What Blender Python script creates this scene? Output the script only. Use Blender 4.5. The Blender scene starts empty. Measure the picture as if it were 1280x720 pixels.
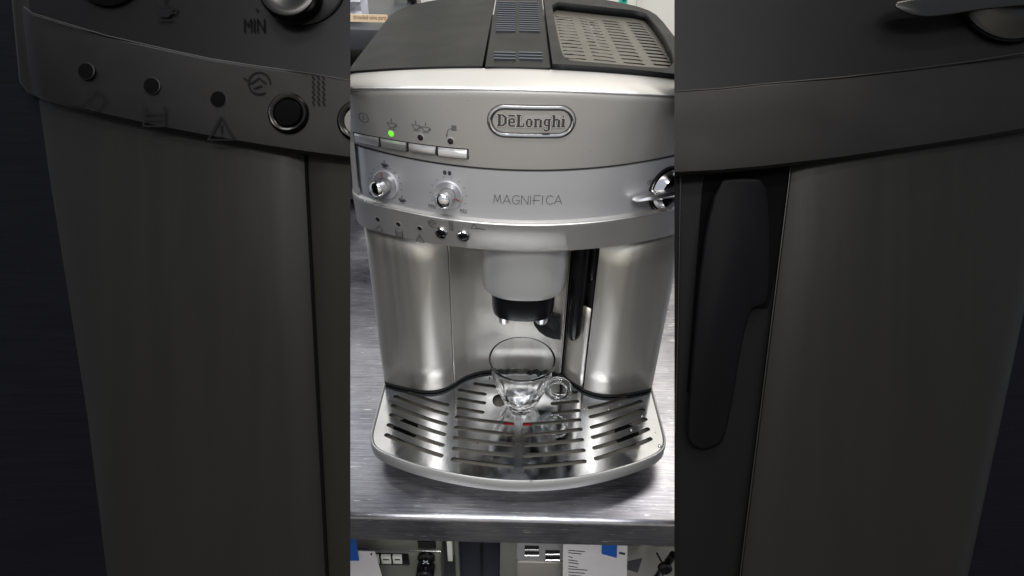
import bpy, bmesh, math, random
from mathutils import Vector, Matrix
random.seed(7)
scn = bpy.context.scene
col = scn.collection

# ------------------------------------------------------------------ camera
F_PX, PITCH, ROLL, CAM_H = 800.0, math.radians(35), math.radians(1.4), 0.50
FW = Vector((0, math.cos(PITCH), -math.sin(PITCH)))
UP0 = Vector((0, math.sin(PITCH), math.cos(PITCH)))
RT0 = Vector((1, 0, 0))
RT = RT0*math.cos(ROLL) + UP0*math.sin(ROLL)
UPV = -RT0*math.sin(ROLL) + UP0*math.cos(ROLL)
CAM = Vector((0, 0, CAM_H))
cd = bpy.data.cameras.new('camera'); cam = bpy.data.objects.new('camera', cd); col.objects.link(cam)
cd.sensor_width = 36; cd.lens = 36*F_PX/1280; cd.clip_start = 0.01; cd.clip_end = 100
M = Matrix((RT, UPV, -FW)).transposed().to_4x4(); M.translation = CAM
cam.matrix_world = M
scn.camera = cam

# ------------------------------------------------------------------ world and lamps
w = bpy.data.worlds.new('World'); scn.world = w; w.use_nodes = True
w.node_tree.nodes['Background'].inputs[0].default_value = (0.80, 0.86, 1.0, 1)
w.node_tree.nodes['Background'].inputs[1].default_value = 0.55
scn.view_settings.view_transform = 'Standard'; scn.view_settings.look = 'None'
scn.view_settings.exposure = 0.12; scn.view_settings.gamma = 1.0

def area(name, loc, tgt, sx, sy, power, color):
    l = bpy.data.lights.new(name, 'AREA'); l.shape = 'RECTANGLE'; l.size = sx; l.size_y = sy
    l.energy = power; l.color = color
    o = bpy.data.objects.new(name, l); col.objects.link(o); o.location = loc
    o.rotation_euler = (Vector(tgt)-Vector(loc)).to_track_quat('-Z', 'Y').to_euler()
    return o
area('ceiling_or_fill_lamp', (0.55, 1.25, 2.1), (0.05, 0.5, 0), 0.9, 0.25, 20, (1.0, 0.95, 0.87))
area('ceiling_or_fill_lamp', (-0.75, 0.95, 2.1), (0, 0.5, 0), 0.25, 1.0, 14, (0.95, 0.97, 1.0))
area('ceiling_or_fill_lamp', (0.1, -0.10, 2.3), (0, 0.5, 0.1), 1.3, 0.16, 22, (1.0, 0.99, 0.97))
area('ceiling_or_fill_lamp', (0.0, -1.1, 2.1), (0, -1.1, 0), 1.6, 0.5, 36, (1.0, 1.0, 1.0))  # added front fill, lights the wall that the fascia mirrors
scn.cycles.max_bounces = 10; scn.cycles.transmission_bounces = 10; scn.cycles.glossy_bounces = 6
scn.cycles.caustics_reflective = False; scn.cycles.caustics_refractive = False

# ------------------------------------------------------------------ rays (modelling aid: where a sight line meets a real plane)
def ray(px, py): return FW + RT*((px-640)/F_PX) - UPV*((py-360)/F_PX)
def az(px, py, z): d = ray(px, py); return CAM + d*((z-CAM.z)/d.z)
def ay(px, py, y): d = ray(px, py); return CAM + d*(y/d.y)

# ------------------------------------------------------------------ materials
def mat(name, base, metallic=0.0, rough=0.5, bump=0.0, bscale=200, stretch=(1,1,1), var=0.0, vscale=8,
        rvar=0.0, emit=None, estr=0, trans=0.0, ior=1.45, coat=0.0, aniso=0.0, alpha=1.0, speck=0.0, spec=0.5):
    m = bpy.data.materials.new(name); m.use_nodes = True
    nt = m.node_tree; N = nt.nodes; L = nt.links; b = N['Principled BSDF']
    b.inputs['Base Color'].default_value = (*base, 1); b.inputs['Metallic'].default_value = metallic
    b.inputs['Roughness'].default_value = rough; b.inputs['IOR'].default_value = ior
    b.inputs['Transmission Weight'].default_value = trans; b.inputs['Coat Weight'].default_value = coat; b.inputs['Coat Roughness'].default_value = 0.09
    b.inputs['Anisotropic'].default_value = aniso; b.inputs['Alpha'].default_value = alpha
    b.inputs['Specular IOR Level'].default_value = spec
    if emit: b.inputs['Emission Color'].default_value = (*emit, 1); b.inputs['Emission Strength'].default_value = estr
    tc = N.new('ShaderNodeTexCoord'); mp = N.new('ShaderNodeMapping'); mp.inputs['Scale'].default_value = stretch
    L.new(tc.outputs['Object'], mp.inputs['Vector'])
    if bump:
        n = N.new('ShaderNodeTexNoise'); n.inputs['Scale'].default_value = bscale; n.inputs['Detail'].default_value = 4
        L.new(mp.outputs[0], n.inputs['Vector'])
        bp = N.new('ShaderNodeBump'); bp.inputs['Strength'].default_value = bump; bp.inputs['Distance'].default_value = 0.001
        L.new(n.outputs['Fac'], bp.inputs['Height']); L.new(bp.outputs[0], b.inputs['Normal'])
    if var or speck:
        n = N.new('ShaderNodeTexNoise'); n.inputs['Scale'].default_value = vscale; n.inputs['Detail'].default_value = 6
        n.inputs['Roughness'].default_value = 0.65
        L.new(mp.outputs[0], n.inputs['Vector'])
        mx = N.new('ShaderNodeMix'); mx.data_type = 'RGBA'
        mx.inputs[6].default_value = (*[c*(1-var) for c in base], 1); mx.inputs[7].default_value = (*[min(1, c*(1+var)) for c in base], 1)
        L.new(n.outputs['Fac'], mx.inputs[0])
        out = mx.outputs[2]
        if speck:
            v = N.new('ShaderNodeTexVoronoi'); v.inputs['Scale'].default_value = 95
            L.new(tc.outputs['Object'], v.inputs['Vector'])
            cr = N.new('ShaderNodeValToRGB'); cr.color_ramp.elements[0].position = 0.03; cr.color_ramp.elements[0].color = (1,1,1,1); cr.color_ramp.elements[1].position = 0.05; cr.color_ramp.elements[1].color = (0,0,0,1)
            L.new(v.outputs['Distance'], cr.inputs[0])
            m2 = N.new('ShaderNodeMix'); m2.data_type = 'RGBA'; m2.inputs[7].default_value = (0.05, 0.045, 0.04, 1)
            ml = N.new('ShaderNodeMath'); ml.operation = 'MULTIPLY'; ml.inputs[1].default_value = speck
            L.new(cr.outputs[0], ml.inputs[0]); L.new(ml.outputs[0], m2.inputs[0]); L.new(out, m2.inputs[6]); out = m2.outputs[2]
        L.new(out, b.inputs['Base Color'])
    if rvar:
        n = N.new('ShaderNodeTexNoise'); n.inputs['Scale'].default_value = vscale*1.7; n.inputs['Detail'].default_value = 5
        L.new(mp.outputs[0], n.inputs['Vector'])
        mr = N.new('ShaderNodeMapRange'); mr.inputs[1].default_value = 0.3; mr.inputs[2].default_value = 0.7
        mr.inputs[3].default_value = max(0.02, rough-rvar); mr.inputs[4].default_value = rough+rvar
        L.new(n.outputs['Fac'], mr.inputs[0]); L.new(mr.outputs[0], b.inputs['Roughness'])
    return m

MT = dict(
 silver = mat('silver_paint', (0.46,0.447,0.425), 0.64, 0.44, var=0.05, vscale=20, rvar=0.03, speck=0.5),
 panel  = mat('satin_panel', (0.50,0.50,0.52), 0.6, 0.42, var=0.03, vscale=15, rvar=0.03, coat=0.15),
 steel  = mat('brushed_steel', (0.68,0.655,0.60), 0.88, 0.42, bump=0.02, bscale=90, stretch=(14,14,0.5), var=0.04, vscale=9, rvar=0.04),
 plate  = mat('scratched_steel', (0.55,0.565,0.60), 1.0, 0.13, bump=0.05, bscale=160, var=0.16, vscale=40, rvar=0.07),
 table  = None,
 shelfp = mat('dusty_steel', (0.125,0.115,0.098), 0.8, 0.40, bump=0.05, var=0.25, vscale=28),
 satchrome = mat('satin_chrome', (0.74,0.73,0.72), 0.85, 0.28),
 crumb  = mat('coffee_brown', (0.10,0.055,0.025), 0.0, 0.7, var=0.3),
 glint = mat('highlight_silver', (0.84,0.83,0.81), 0.9, 0.34),  # lighter than the fascia paint, for the added edge highlights
 leverm = mat('lever_chrome', (0.85,0.84,0.83), 1.0, 0.24),
 chrome = mat('chrome', (0.70,0.69,0.68), 1.0, 0.13),
 dark   = mat('charcoal_plastic', (0.0095,0.010,0.0095), 0.0, 0.45, spec=0.12, bump=0.25, bscale=1800, var=0.12, vscale=14, rvar=0.05),
 vent   = mat('slate_plastic', (0.045,0.052,0.066), 0.0, 0.35, var=0.1),
 black  = mat('black_plastic', (0.006,0.006,0.007), 0.0, 0.25, spec=0.3, var=0.1),
 gap    = mat('dark_gap', (0.006,0.006,0.006), 0.0, 0.7, var=0.1),
 ink    = mat('grey_ink', (0.035,0.035,0.045), 0.0, 0.5, var=0.1),
 lens   = mat('dark_lens', (0.02,0.015,0.015), 0.0, 0.12, var=0.1),
 green  = mat('lit_green', (0.1,0.5,0.02), 0.0, 0.3, emit=(0.18,0.9,0.03), estr=0.75),
 red    = mat('red_plastic', (0.20,0.008,0.010), 0.0, 0.35, var=0.15),
 tray   = mat('grey_tray', (0.50,0.50,0.495), 0.45, 0.33, bump=0.04, bscale=1200, var=0.05, vscale=18),
 well   = mat('tray_well', (0.24,0.225,0.19), 0.0, 0.5, var=0.4, vscale=30),
 glass  = mat('clear_glass', (0.985,0.985,0.98), 0.0, 0.03, trans=1.0, ior=1.45),
 wall   = mat('cream_wall', (0.82,0.78,0.69), 0.0, 0.8, bump=0.1, bscale=60, var=0.05, vscale=3),
 floor  = mat('grey_floor', (0.03,0.029,0.028), 0.0, 0.5, var=0.25, vscale=5),
 paper  = mat('white_paper', (0.62,0.60,0.61), 0.0, 0.7, var=0.04, vscale=20, bump=0.05),
 blue   = mat('blue_tape', (0.01,0.09,0.40), 0.0, 0.6, var=0.1, bump=0.2, bscale=900),
 teal   = mat('green_tape', (0.03,0.50,0.33), 0.0, 0.6, var=0.1),
 card   = mat('cream_card', (0.86,0.66,0.42), 0.0, 0.7, var=0.05),
 rust   = mat('faded_ink', (0.22,0.09,0.04), 0.0, 0.7, var=0.1),
 shelfm = mat('grey_shelf', (0.075,0.077,0.085), 0.3, 0.4, var=0.12, vscale=12),
 navy   = mat('dark_bin', (0.018,0.020,0.030), 0.0, 0.4, var=0.2),
 bag    = mat('plastic_bag', (0.50,0.52,0.64), 0.0, 0.12, bump=1.0, bscale=14, var=0.8, vscale=26, coat=0.6),
 white  = mat('white_plastic', (0.72,0.74,0.66), 0.0, 0.45, var=0.04),
 beige  = mat('pale_metal', (0.22,0.22,0.19), 0.4, 0.42, var=0.08, vscale=12),
 # darkened copies of the machine's materials; the side fill's dimness is put into colour
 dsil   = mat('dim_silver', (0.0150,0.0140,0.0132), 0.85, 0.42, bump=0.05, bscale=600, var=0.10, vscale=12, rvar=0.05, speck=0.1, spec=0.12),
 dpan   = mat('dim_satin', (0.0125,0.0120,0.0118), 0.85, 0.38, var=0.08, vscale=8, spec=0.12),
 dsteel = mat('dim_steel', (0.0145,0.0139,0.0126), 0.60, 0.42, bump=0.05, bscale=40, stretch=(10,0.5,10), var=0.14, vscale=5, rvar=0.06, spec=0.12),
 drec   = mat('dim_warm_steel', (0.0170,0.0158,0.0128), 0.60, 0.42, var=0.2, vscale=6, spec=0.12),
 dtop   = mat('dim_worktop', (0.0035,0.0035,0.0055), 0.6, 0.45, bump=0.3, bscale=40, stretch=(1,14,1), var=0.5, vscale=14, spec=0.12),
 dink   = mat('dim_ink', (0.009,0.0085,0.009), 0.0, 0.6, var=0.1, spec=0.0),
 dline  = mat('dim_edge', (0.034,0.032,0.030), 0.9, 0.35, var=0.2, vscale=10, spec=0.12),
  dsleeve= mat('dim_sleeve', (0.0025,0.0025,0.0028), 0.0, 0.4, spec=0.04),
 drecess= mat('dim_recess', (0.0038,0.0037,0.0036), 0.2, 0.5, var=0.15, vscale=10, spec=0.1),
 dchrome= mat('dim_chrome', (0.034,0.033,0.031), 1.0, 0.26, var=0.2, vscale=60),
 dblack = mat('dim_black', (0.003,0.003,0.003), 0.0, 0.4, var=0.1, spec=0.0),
)
# worktop: brushed stainless with long scratches along x
def worktop_material():
    m = bpy.data.materials.new('worn_worktop_steel'); m.use_nodes = True
    nt = m.node_tree; N = nt.nodes; L = nt.links; b = N['Principled BSDF']
    b.inputs['Metallic'].default_value = 1.0
    tc = N.new('ShaderNodeTexCoord')
    def noise(sc, st, det=5):
        mp = N.new('ShaderNodeMapping'); mp.inputs['Scale'].default_value = st; L.new(tc.outputs['Object'], mp.inputs[0])
        n = N.new('ShaderNodeTexNoise'); n.inputs['Scale'].default_value = sc; n.inputs['Detail'].default_value = det
        n.inputs['Roughness'].default_value = 0.7
        L.new(mp.outputs[0], n.inputs['Vector']); return n.outputs['Fac']
    brushed = noise(22, (1, 26, 26)); blot = noise(7, (1, 1.4, 1)); scr = noise(60, (0.7, 9, 9), 2)
    cr = N.new('ShaderNodeValToRGB'); cr.color_ramp.elements[0].position = 0.37; cr.color_ramp.elements[0].color = (0.17,0.175,0.21,1)
    cr.color_ramp.elements[1].position = 0.63; cr.color_ramp.elements[1].color = (0.49,0.48,0.50,1)
    ad = N.new('ShaderNodeMath'); ad.operation = 'ADD'; m1 = N.new('ShaderNodeMath'); m1.operation = 'MULTIPLY'; m1.inputs[1].default_value = 0.5
    m2 = N.new('ShaderNodeMath'); m2.operation = 'MULTIPLY'; m2.inputs[1].default_value = 0.5
    L.new(brushed, m1.inputs[0]); L.new(blot, m2.inputs[0]); L.new(m1.outputs[0], ad.inputs[0]); L.new(m2.outputs[0], ad.inputs[1])
    L.new(ad.outputs[0], cr.inputs[0])
    c2 = N.new('ShaderNodeValToRGB'); c2.color_ramp.elements[0].position = 0.65; c2.color_ramp.elements[1].position = 0.72
    L.new(scr, c2.inputs[0])
    mx = N.new('ShaderNodeMix'); mx.data_type = 'RGBA'; mx.inputs[7].default_value = (0.9,0.9,0.92,1)
    L.new(c2.outputs[0], mx.inputs[0]); L.new(cr.outputs[0], mx.inputs[6]); L.new(mx.outputs[2], b.inputs['Base Color'])
    mr = N.new('ShaderNodeMapRange'); mr.inputs[1].default_value = 0.3; mr.inputs[2].default_value = 0.7
    mr.inputs[3].default_value = 0.26; mr.inputs[4].default_value = 0.46; L.new(blot, mr.inputs[0]); L.new(mr.outputs[0], b.inputs['Roughness'])
    bp = N.new('ShaderNodeBump'); bp.inputs['Strength'].default_value = 0.35; bp.inputs['Distance'].default_value = 0.0006
    L.new(brushed, bp.inputs['Height']); L.new(bp.outputs[0], b.inputs['Normal'])
    return m
MT['table'] = worktop_material()

# ------------------------------------------------------------------ object helpers
def link(name, me, m, parent=None, smooth=False):
    o = bpy.data.objects.new(name, me); col.objects.link(o)
    if m: me.materials.append(MT[m] if isinstance(m, str) else m)
    if parent: o.parent = parent
    if smooth: 
        for p in me.polygons: p.use_smooth = True
        try: me.set_sharp_from_angle(angle=math.radians(38))
        except Exception: pass
    return o
def from_py(name, vs, fs, m, parent=None, smooth=False):
    me = bpy.data.meshes.new(name); me.from_pydata([tuple(v) for v in vs], [], fs); me.validate()
    bm = bmesh.new(); bm.from_mesh(me); bmesh.ops.recalc_face_normals(bm, faces=bm.faces); bm.to_mesh(me); bm.free()
    return link(name, me, m, parent, smooth)
def thing(name, label, cat, group=None, loc=(0,0,0)):
    o = bpy.data.objects.new(name, None); col.objects.link(o); o.location = loc; o.empty_display_size = 0.02
    o['label'] = label; o['category'] = cat
    if group: o['group'] = group
    return o
def tag(o, label, cat, group=None):
    o['label'] = label; o['category'] = cat
    if group: o['group'] = group
    return o
def box(name, c, s, m, parent=None, bev=0.0, rot=None, seg=2):
    bm = bmesh.new(); bmesh.ops.create_cube(bm, size=1.0)
    bmesh.ops.scale(bm, vec=s, verts=bm.verts)
    if bev: bmesh.ops.bevel(bm, geom=bm.edges[:], offset=bev, segments=seg, affect='EDGES', profile=0.5)
    if rot is not None: bmesh.ops.transform(bm, matrix=rot, verts=bm.verts)
    bmesh.ops.translate(bm, vec=c, verts=bm.verts)
    me = bpy.data.meshes.new(name); bm.to_mesh(me); bm.free()
    return link(name, me, m, parent, bool(bev))
def frame_from(n, up=Vector((0,0,1))):
    n = n.normalized(); x = up.cross(n).normalized(); y = n.cross(x)
    return Matrix((x, y, n)).transposed().to_4x4()
def lathe(name, prof, c, axis, m, parent=None, seg=40, closed=False):
    """prof: (radius, height along axis)"""
    R = frame_from(axis) if abs(axis.normalized().z) < 0.99 else Matrix.Identity(4)
    vs = []; fs = []
    for r, h in prof:
        for k in range(seg):
            a = 2*math.pi*k/seg; vs.append(Vector(c) + R @ Vector((r*math.cos(a), r*math.sin(a), h)))
    for i in range(len(prof)-1):
        for k in range(seg):
            k2 = (k+1) % seg; fs.append((i*seg+k, i*seg+k2, (i+1)*seg+k2, (i+1)*seg+k))
    if closed:
        i = len(prof)-1
        for k in range(seg):
            k2 = (k+1) % seg; fs.append((i*seg+k, i*seg+k2, k2, k))
    else:
        fs.append(tuple(reversed(range(seg)))); fs.append(tuple(range((len(prof)-1)*seg, len(prof)*seg)))
    return from_py(name, vs, fs, m, parent, True)
def tube(name, pts, r, m, parent=None, seg=10, closed=False):
    vs = []; fs = []; n = len(pts); pts = [Vector(p) for p in pts]
    rr = r if isinstance(r, (list, tuple)) else [r]*n
    for i, p in enumerate(pts):
        a = pts[(i-1) % n] if (i > 0 or closed) else p; b = pts[(i+1) % n] if (i < n-1 or closed) else p
        t = (b-a).normalized(); up = Vector((0,1,0)) if abs(t.y) < 0.9 else Vector((0,0,1))
        x = up.cross(t).normalized(); y = t.cross(x)
        for k in range(seg):
            q = 2*math.pi*k/seg; vs.append(p + (x*math.cos(q)+y*math.sin(q))*rr[i])
    for i in range(n if closed else n-1):
        j = (i+1) % n
        for k in range(seg):
            k2 = (k+1) % seg; fs.append((i*seg+k, i*seg+k2, j*seg+k2, j*seg+k))
    if not closed: fs.append(tuple(reversed(range(seg)))); fs.append(tuple(range((n-1)*seg, n*seg)))
    return from_py(name, vs, fs, m, parent, True)
def prism(name, outline, z0, z1, m, parent=None, bev=0.0):
    """horizontal outline (x,y) raised from z0 to z1"""
    n = len(outline); vs = [(x,y,z0) for x,y in outline] + [(x,y,z1) for x,y in outline]
    fs = [tuple(reversed(range(n))), tuple(range(n, 2*n))] + [(i, (i+1)%n, n+(i+1)%n, n+i) for i in range(n)]
    o = from_py(name, vs, fs, m, parent)
    if bev:
        md = o.modifiers.new('bevel', 'BEVEL'); md.width = bev; md.segments = 3; md.limit_method = 'ANGLE'; md.angle_limit = math.radians(50)
        for p in o.data.polygons: p.use_smooth = True
    return o
def curve_mesh(splines, thick, bevel=0.0):
    """filled 2-D outlines (the later ones inside the first are holes) as a solid mesh"""
    cu = bpy.data.curves.new('c', 'CURVE'); cu.dimensions = '2D'; cu.fill_mode = 'BOTH'; cu.extrude = thick/2; cu.bevel_depth = bevel
    cu.bevel_resolution = 1
    for s in splines:
        sp = cu.splines.new('POLY'); sp.points.add(len(s)-1); sp.use_cyclic_u = True
        for p, q in zip(sp.points, s): p.co = (q[0], q[1], 0, 1)
    o = bpy.data.objects.new('c', cu); col.objects.link(o)
    dg = bpy.context.evaluated_depsgraph_get(); me = bpy.data.meshes.new_from_object(o.evaluated_get(dg))
    bpy.data.objects.remove(o); bpy.data.curves.remove(cu); me.materials.clear()
    return me
def text_mesh(s, thick=0.0002, offset=0.0, bevel=0.0):
    cu = bpy.data.curves.new('t', 'FONT'); cu.body = s; cu.align_x = 'CENTER'; cu.align_y = 'CENTER'; cu.size = 1
    cu.extrude = thick; cu.offset = offset; cu.bevel_depth = bevel; cu.resolution_u = 4
    o = bpy.data.objects.new('t', cu); col.objects.link(o)
    dg = bpy.context.evaluated_depsgraph_get(); dg.update(); me = bpy.data.meshes.new_from_object(o.evaluated_get(dg))
    bpy.data.objects.remove(o); bpy.data.curves.remove(cu); me.materials.clear()
    return me
def fit_mesh(me, w, h, skew=0.0):
    xs = [v.co.x for v in me.vertices]; ys = [v.co.y for v in me.vertices]
    cx, cy = (min(xs)+max(xs))/2, (min(ys)+max(ys))/2; sx = w/(max(xs)-min(xs)); sy = h/(max(ys)-min(ys))
    for v in me.vertices: v.co.x = (v.co.x-cx)*sx; v.co.y = (v.co.y-cy)*sy
def capsule2(p, q, r, n=6):
    """stadium outline round segment p-q"""
    p = Vector(p[:2]); q = Vector(q[:2]); a = math.atan2(q.y-p.y, q.x-p.x); o = []
    for k in range(n+1): t = a-math.pi/2+math.pi*k/n; o.append((q.x+r*math.cos(t), q.y+r*math.sin(t)))
    for k in range(n+1): t = a+math.pi/2+math.pi*k/n; o.append((p.x+r*math.cos(t), p.y+r*math.sin(t)))
    return o
def bent_capsule(p, q, r, sag, n=8):
    """slot outline that bows by sag at its middle"""
    p = Vector(p[:2]); q = Vector(q[:2]); d = (q-p); nn = Vector((-d.y, d.x)).normalized(); a = math.atan2(d.y, d.x)
    mid = [p + d*t + nn*(sag*4*t*(1-t)) for t in [i/n for i in range(n+1)]]
    up = [m_+nn*r for m_ in mid]; dn = [m_-nn*r for m_ in mid]; o = [tuple(v) for v in dn]
    for k in range(1, 6): t = a-math.pi/2+math.pi*k/6; o.append((q.x+r*math.cos(t), q.y+r*math.sin(t)))
    o += [tuple(v) for v in reversed(up)]
    for k in range(1, 6): t = a+math.pi/2+math.pi*k/6; o.append((p.x+r*math.cos(t), p.y+r*math.sin(t)))
    return o
def chaikin(pts, n=2, closed=True):
    for _ in range(n):
        o = []
        m_ = len(pts)
        for i in range(m_ if closed else m_-1):
            a = pts[i]; b = pts[(i+1) % m_]
            o += [tuple(a[k]*.75+b[k]*.25 for k in range(len(a))), tuple(a[k]*.25+b[k]*.75 for k in range(len(a)))]
        if not closed: o = [tuple(pts[0])] + o + [tuple(pts[-1])]
        pts = o
    return pts
def interp(x, tab):
    if x <= tab[0][0]: return tab[0][1]
    for (a, b), (c, d) in zip(tab, tab[1:]):
        if x <= c: return b + (d-b)*(x-a)/(c-a)
    return tab[-1][1]

# ================================================================== SETTING
def structure(o): o['kind'] = 'structure'; return o
fl = structure(box('floor', (0, 1.0, -0.925), (7, 7, 0.05), 'floor'))
fw_ = structure(box('front_wall', (0, -1.9, 0.0), (7, 0.06, 2.2), 'wall'))
wl = structure(box('back_wall', (0, 1.75, 0.4), (7, 0.06, 3.0), 'wall'))

# worktop: one folded stainless sheet with rounded front edge, on four legs
wt = thing('worktop', 'scratched stainless steel worktop carrying the espresso machine', 'worktop')
prof = [(1.25, 0.0), (0.356, 0.0)]
for k in range(1, 7):
    a = math.radians(90*k/6); prof.append((0.356-0.005*math.sin(a), -0.005+0.005*math.cos(a)))
prof += [(0.351, -0.0345), (0.3535, -0.0365), (0.372, -0.0365), (0.372, -0.0345), (0.3555, -0.0345), (0.3555, -0.004), (1.25, -0.004)]
X0, X1 = -1.1, 1.1
n = len(prof); vs = [(X0, y, z) for y, z in prof] + [(X1, y, z) for y, z in prof]
fs = [(i, (i+1) % n, n+(i+1) % n, n+i) for i in range(n)]
from_py('top_sheet', vs, fs, 'table', wt, True)
for x in (-1.05, 1.05):
    for y in (0.42, 1.2): lathe('leg', [(0.018, -0.9), (0.018, -0.004)], (x, y, 0), Vector((0,0,1)), 'shelfm', wt, 16)
box('lower_shelf', (0, 0.78, -0.42), (2.0, 0.82, 0.02), 'shelfm', wt, 0.003)

# ================================================================== ESPRESSO MACHINE
em = thing('espresso_machine', 'silver bean-to-cup espresso machine with charcoal lid standing on the steel worktop', 'espresso machine', loc=(0.005, 0.55, 0))
def child(o): 
    o.matrix_parent_inverse = Matrix.Translation(em.location).inverted(); return o
EXC, EHW = 0.004, 0.1425
def yb(x, yc, s): return yc + s*((x-EXC)/0.14)**2
def plan(row, inset=0.0, N=48, rc=0.014, yback=0.68):
    """path round the front of the machine for one profile row: (yc, z, sagitta, crown)"""
    yc, z, s, cr = row; hw = EHW-inset; out = []
    def zz(x): return z - cr*((x-EXC)/0.12)**2
    ye = yb(EXC+hw, yc, s)
    left = []
    left.append((EXC-hw, yback, zz(EXC-hw)))
    left.append((EXC-hw, (yback+ye)/2, zz(EXC-hw)))
    for k in range(0, 7):
        a = math.radians(90*k/6)
        x = EXC-hw+rc*(1-math.cos(a)); y = yb(x, yc, s)+rc*(1-math.sin(a)); left.append((x, y, zz(x)))
    mid = []
    for k in range(1, N): x = EXC-hw+rc + (2*hw-2*rc)*k/N; mid.append((x, yb(x, yc, s), zz(x)))
    right = [(2*EXC-x, y, z_) for x, y, z_ in reversed(left)]
    return left+mid+right
CR = 0.011
rows = [(0.484,0.3605,0.026,CR,.003),(0.470,0.3590,0.029,CR,.002),(0.4525,0.3572,0.034,CR,.0012),(0.4500,0.3565,0.036,CR,.0004),(0.4483,0.3548,0.037,CR,0),(0.4478,0.3528,0.037,CR,0),(0.44775,0.3505,0.037,CR,0),
        (0.4462,0.300,0.045,0,0),(0.4462,0.2968,0.0455,0,0),(0.4500,0.2955,0.0455,0,.001),(0.4500,0.2560,0.041,0,.001),(0.4440,0.2548,0.0405,0,0),
        (0.4408,0.2535,0.040,0,0),(0.4398,0.2515,0.040,0,0),(0.4402,0.2497,0.0398,0,0),(0.44065,0.2482,0.0397,0,0),(0.4465,0.2245,0.036,0,0),(0.4490,0.2225,0.036,0,.001),(0.4700,0.2222,0.03,0,.004),(0.600,0.2222,0.0,0,.004)]
paths = [plan(r[:4], r[4], yback=0.69) for r in rows]
n = len(paths[0]); vs = [p for pa in paths for p in pa]
fs = [(i*n+k, i*n+k+1, (i+1)*n+k+1, (i+1)*n+k) for i in range(len(paths)-1) for k in range(n-1)]
child(from_py('fascia', vs, fs, 'silver', em, True))

def fy(x, z):
    """y of the fascia's outer face, read from its own profile rows"""
    u2 = (x-EXC)**2; prev = None
    for yc, zc, s_, cr, _i in FACE:
        zz = zc - cr*u2/0.0144; yy = yc + s_*u2/0.0196
        if zz <= z:
            if prev is None: return yy
            t = (z-zz)/(prev[0]-zz); return yy + (prev[1]-yy)*t
        prev = (zz, yy)
    return prev[1]
FACE = [r for r in rows[4:17] if r[0] != 0.4500]
def fas(px, py, off=0.0):
    """point on the fascia along a sight line, and its normal"""
    y = 0.45
    for _ in range(25): p = ay(px, py, y); y = fy(p.x, p.z)
    e = 1e-4; nx = (fy(p.x+e, p.z)-fy(p.x-e, p.z))/(2*e); nz = (fy(p.x, p.z+e)-fy(p.x, p.z-e))/(2*e)
    nrm = Vector((nx, -1, nz)).normalized()
    return Vector((p.x, y, p.z)) + nrm*off, nrm
# inset control panel between the two creases
us = 60; vs = []; fs = []
zs = [0.2538, 0.2546, 0.262, 0.270, 0.278, 0.286, 0.2950, 0.2958]
XL, XR = -0.1295, 0.1375
for j, z in enumerate(zs):
    for i in range(us+1):
        x = XL + (XR-XL)*i/us; o_ = 0.0001 if 0 < j < len(zs)-1 and 0 < i < us else 0.004
        vs.append((x, fy(x, max(z, 0.2541))+o_, z))
for j in range(len(zs)-1):
    for i in range(us): fs.append((j*(us+1)+i, j*(us+1)+i+1, (j+1)*(us+1)+i+1, (j+1)*(us+1)+i))
child(from_py('control_panel', vs, fs, 'panel', em, True))
# end cheeks that close the panel's recess on both sides
for xa, xb in ((EXC-EHW+0.0005, XL-0.0008), (XR+0.0008, EXC+EHW-0.0005)):
    vs = []; fs = []
    K = 8; Z = [0.2535, 0.262, 0.28, 0.2968]
    for z in Z:
        for i in range(K+1):
            x = xa+(xb-xa)*i/K; d = abs(x-EXC); over = max(0, d-(EHW-0.014)); a = 0.014-math.sqrt(max(0, 0.014**2-over**2))
            vs.append((x, fy(x, max(z,0.2541))+a-0.0002, z))
    for j in range(len(Z)-1):
        for i in range(K): fs.append((j*(K+1)+i, j*(K+1)+i+1, (j+1)*(K+1)+i+1, (j+1)*(K+1)+i))
    child(from_py('end_cheek', vs, fs, 'silver', em, True))
# bright beads added along the two edges, standing in for their highlights
ed = [(x, yb(x, 0.4489, 0.0368), 0.3560-CR*((x-EXC)/0.12)**2) for x in [EXC-0.128+0.256*k/120 for k in range(121)]]
child(tube('edge_highlight', ed, 0.0011, 'glint', em, 12))
ed = [(x, fy(x, 0.2518)-0.0002, 0.2524) for x in [EXC-0.128+0.256*k/120 for k in range(121)]]
child(tube('edge_highlight', ed, 0.0007, 'glint', em, 12))
# shadow gap round the panel's top
tube_pts = [(x, fy(x, 0.2958)-0.0001, 0.2962) for x in [XL+(XR-XL)*k/50 for k in range(51)]]
child(tube('panel_gap', tube_pts, 0.00035, 'gap', em, 5))

def on_fascia(name, me, px, py, m, off=0.0002, parent=None, kind=None):
    """lay a flat mesh (its x to the right, y up, z out) on the fascia at a sight line and bend it to the face"""
    c, nrm = fas(px, py)
    kx = abs(fas(px+1, py)[0].x-fas(px-1, py)[0].x)/2/MPX; ky = abs(fas(px, py+1)[0].z-fas(px, py-1)[0].z)/2/MPY
    for v in me.vertices:
        x = c.x + v.co.x*kx; z = c.z + v.co.y*ky; v.co = Vector((x, fy(x, z)-off-v.co.z, z))
    o = child(link(name, me, m, em)); return o
MPX = 0.000705      # metres per pixel at the fascia (horizontal)
MPY = 0.00083
def disc_pts(cx, cy, rx, ry, n=20): return [(cx+rx*math.cos(2*math.pi*k/n), cy+ry*math.sin(2*math.pi*k/n)) for k in range(n)]
def stroke(pts, w_, closed=False):
    """an outline of strokes as separate thin capsules joined in one mesh"""
    P = [(a*MPX, b*MPY) for a, b in pts]; segs = list(zip(P, P[1:])) + ([(P[-1], P[0])] if closed else []); return [capsule2(a, b, w_/2, 3) for a, b in segs]
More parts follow.
